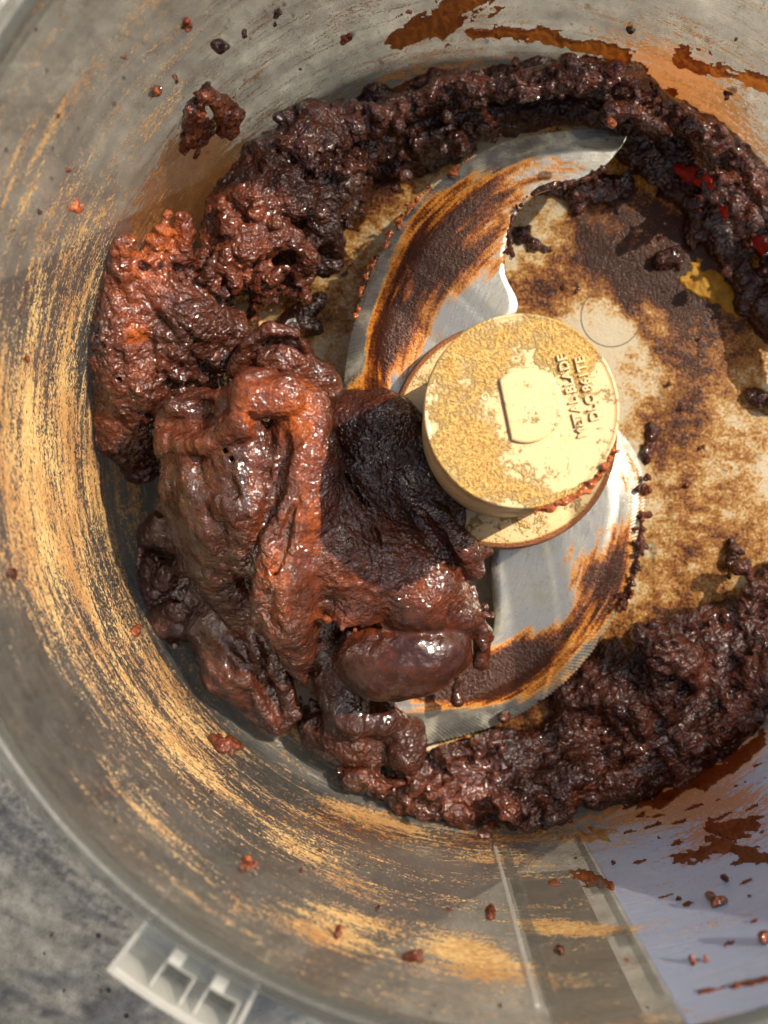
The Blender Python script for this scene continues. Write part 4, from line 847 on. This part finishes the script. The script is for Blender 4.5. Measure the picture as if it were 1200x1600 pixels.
# crumbs and specks
proto = []
for i in range(6):
    D = Dough((-.3, -.3, -.3), (.3, .3, .3), .025); r_ = random.Random(100 + i)
    for k in range(3):
        a = np.array([r_.gauss(0, .05) for _ in range(3)]); D.seg(a, r_.uniform(.05, .09), a + np.array([r_.gauss(0, .06) for _ in range(3)]), r_.uniform(.04, .08), .04)
    D.rough([(6, .03, False, 2)], i * 5.); V, Fc = D.mesh()
    o = mesh('crumb', V, Fc, MDR if i % 2 else MD, None, (0, 0, 0), attrs={'tone': np.full(len(V), .05 + .06 * (i % 3)), 'gloss': np.full(len(V), .2)})
    proto.append(o.data); bpy.data.objects.remove(o)
named = [(345, 70, 1.4, 'round red crumb on the wall at the top left'), (288, 44, .9, 'small red crumb near the top edge, above the hook scrap'), (244, 147, 1.1, 'shiny red crumb to the left of the hook scrap'), (274, 125, .7, 'tiny orange crumb just up left of the hook scrap'),
         (383, 53, .7, 'tiny red crumb right of the round one'), (120, 320, .9, 'pink-red crumb on the streaked left wall'), (22, 897, 1.1, 'orange crumb alone in the cocoa film at the left edge'), (392, 1345, 1.3, 'dark red crumb on the lower left wall'),
         (208, 985, 1.2, 'wet red crumb at the foot of the left wall'), (530, 1462, 1.1, 'triangular brown crumb on the tan cocoa at the bottom'), (650, 1498, 1.3, 'small tan crumb near the flat cocoa patch'), (768, 1290, 1.2, 'dark crumb fallen below the drift of dough'),
         (875, 1484, .8, 'small brown crumb between the wall ribs'), (1138, 1373, .8, 'dark crumb under the ragged smear on the right wall'), (1192, 1470, 1.2, 'brown crumb at the lower right edge'), (1085, 1502, .8, 'small crumb above the thin red scratch'),
         (435, 20, .8, 'orange crumb at the top near the left third'), (540, 60, .9, 'dull brown crumb left of the rust smear'), (988, 48, 1., 'orange crumb between the two top smears'), (1138, 150, 1., 'crumb below the orange streak at top right')]
r_ = random.Random(5)
def place(px_, py_, sc, i):
    p = W(px_, py_, .04 * sc); o = bpy.data.objects.new('crumb', proto[i % 6]); COL.objects.link(o)
    o.location = Vector(p) * CM; o.rotation_euler = (r_.uniform(0, 6), r_.uniform(0, 6), r_.uniform(0, 6)); o.scale = (sc, sc, sc * .8); return o
for i, (x, y, sc, lb) in enumerate(named): tag(place(x, y, sc, i), lb, 'crumb')
spots = [(60, 330), (105, 265), (90, 180), (196, 90), (430, 38), (640, 20), (470, 108), (160, 1240), (330, 1238), (700, 1420), (1060, 1405), (1105, 1500), (900, 1340), (960, 1350), (500, 1330), (420, 1260), (1175, 1110), (845, 105), (1150, 60), (40, 560), (65, 480), (370, 1400), (590, 1420), (980, 1500),
         (1170, 1400), (1030, 1310), (470, 1360), (560, 1350)]
for i, (x, y) in enumerate(spots): tag(place(x, y, r_.uniform(.25, .5), i), 'tiny reddish speck of dough on the bowl wall', 'crumb', 'tiny specks of dough on the bowl wall')
floor_sp = [(575, 440), (590, 400), (560, 480), (540, 430), (605, 385), (650, 330), (560, 360), (1045, 600), (1062, 640), (1090, 530), (1058, 420), (1040, 275), (880, 448), (1100, 700), (1075, 760), (905, 452)]
for i, (x, y) in enumerate(floor_sp): tag(place(x, y, r_.uniform(.4, .85), i), 'tiny dough speck on the stained bowl floor', 'crumb', 'tiny specks of dough on the bowl floor')
# crumbs clinging to the serrated lower blade
r_ = random.Random(9)
q = smooth_line([(1008, 740), (1010, 800), (1000, 870), (985, 925), (968, 955)], 60)
for i in range(16):
    x, y = q[r_.randrange(60)]; p = P(x + r_.gauss(-4, 5), y + r_.gauss(0, 3), .80); o = bpy.data.objects.new('crumb', proto[i % 6]); COL.objects.link(o)
    o.location = Vector(p) * CM; sc = r_.uniform(.5, 1.2); o.scale = (sc, sc, sc * .7); o.rotation_euler = (r_.uniform(0, 6),) * 3
    tag(o, 'dark crumb clinging to the right edge of the lower blade', 'crumb', 'crumbs clinging to the edge of the lower blade')
def rind(label, line, r0, z, n, seed, mat=None, tone=.1, sp=3):
    D = Dough(*bounds(min(p[0] for p in line) - 15, min(p[1] for p in line) - 15, max(p[0] for p in line) + 15, max(p[1] for p in line) + 15, z + .3), vox=.03)
    q = smooth_line(line, 26); r_ = random.Random(seed)
    D.T([(x, y, z, r0 * r_.uniform(.5, 1.3)) for x, y in q], .04).crumbs([(x, y, z, 0) for x, y in q], n, (.03, .07), sp, seed, .03).rough([(6, .035, False, 2)], seed)
    V, Fc = D.mesh(); V[:, 2] = np.maximum(V[:, 2], .02)
    return tag(mesh('dough_rind', V, Fc, mat or MD, None, V.mean(0), attrs={'tone': np.full(len(V), tone), 'gloss': np.full(len(V), .3)}), label, 'dough')
rind('thin knobbly rind of dough along the inner curve of the upper blade', [(800, 400), (793, 372), (800, 345), (815, 318), (840, 298), (875, 287), (915, 280), (945, 262)], .05, 2.16, 50, 4)
rind('broken crust of dough along the toothed right edge of the lower blade', [(1002, 800), (1000, 850), (992, 890), (980, 930), (968, 955)], .045, .72, 40, 6)
rind('golden crumb line along the toothed outer edge of the upper blade', [(552, 500), (575, 430), (612, 362), (650, 315), (690, 280), (735, 245)], .02, 1.9, 50, 8, MDR, .25, 2)
# ragged lip of dough left on the hub edge
D = Dough(*bounds(790, 680, 990, 820, 8.4), vox=.025)
L = [(832, 796, 7.85, .05), (860, 790, 7.85, .08), (895, 776, 7.86, .07), (925, 756, 7.86, .08), (948, 728, 7.86, .05), (958, 706, 7.86, .06)]
D.lo[2] = 7.3; D.S = np.full((D.n[0], D.n[1], int(1.2 / .025)), 1., np.float32); D.n = np.array(D.S.shape)
D.T(L, .05).crumbs(L, 40, (.02, .05), 4, 77, .03).rough([(7, .04, False, 2)], 3); V, Fc = D.mesh()
tag(mesh('dough_rind', V, Fc, MDR, None, V.mean(0), attrs={'tone': np.full(len(V), .28), 'gloss': np.full(len(V), .3)}), 'ragged rust red rind of dough on the lower right edge of the hub top', 'dough')
for o in list(bpy.data.objects):
    if 'at' in o: del o['at']
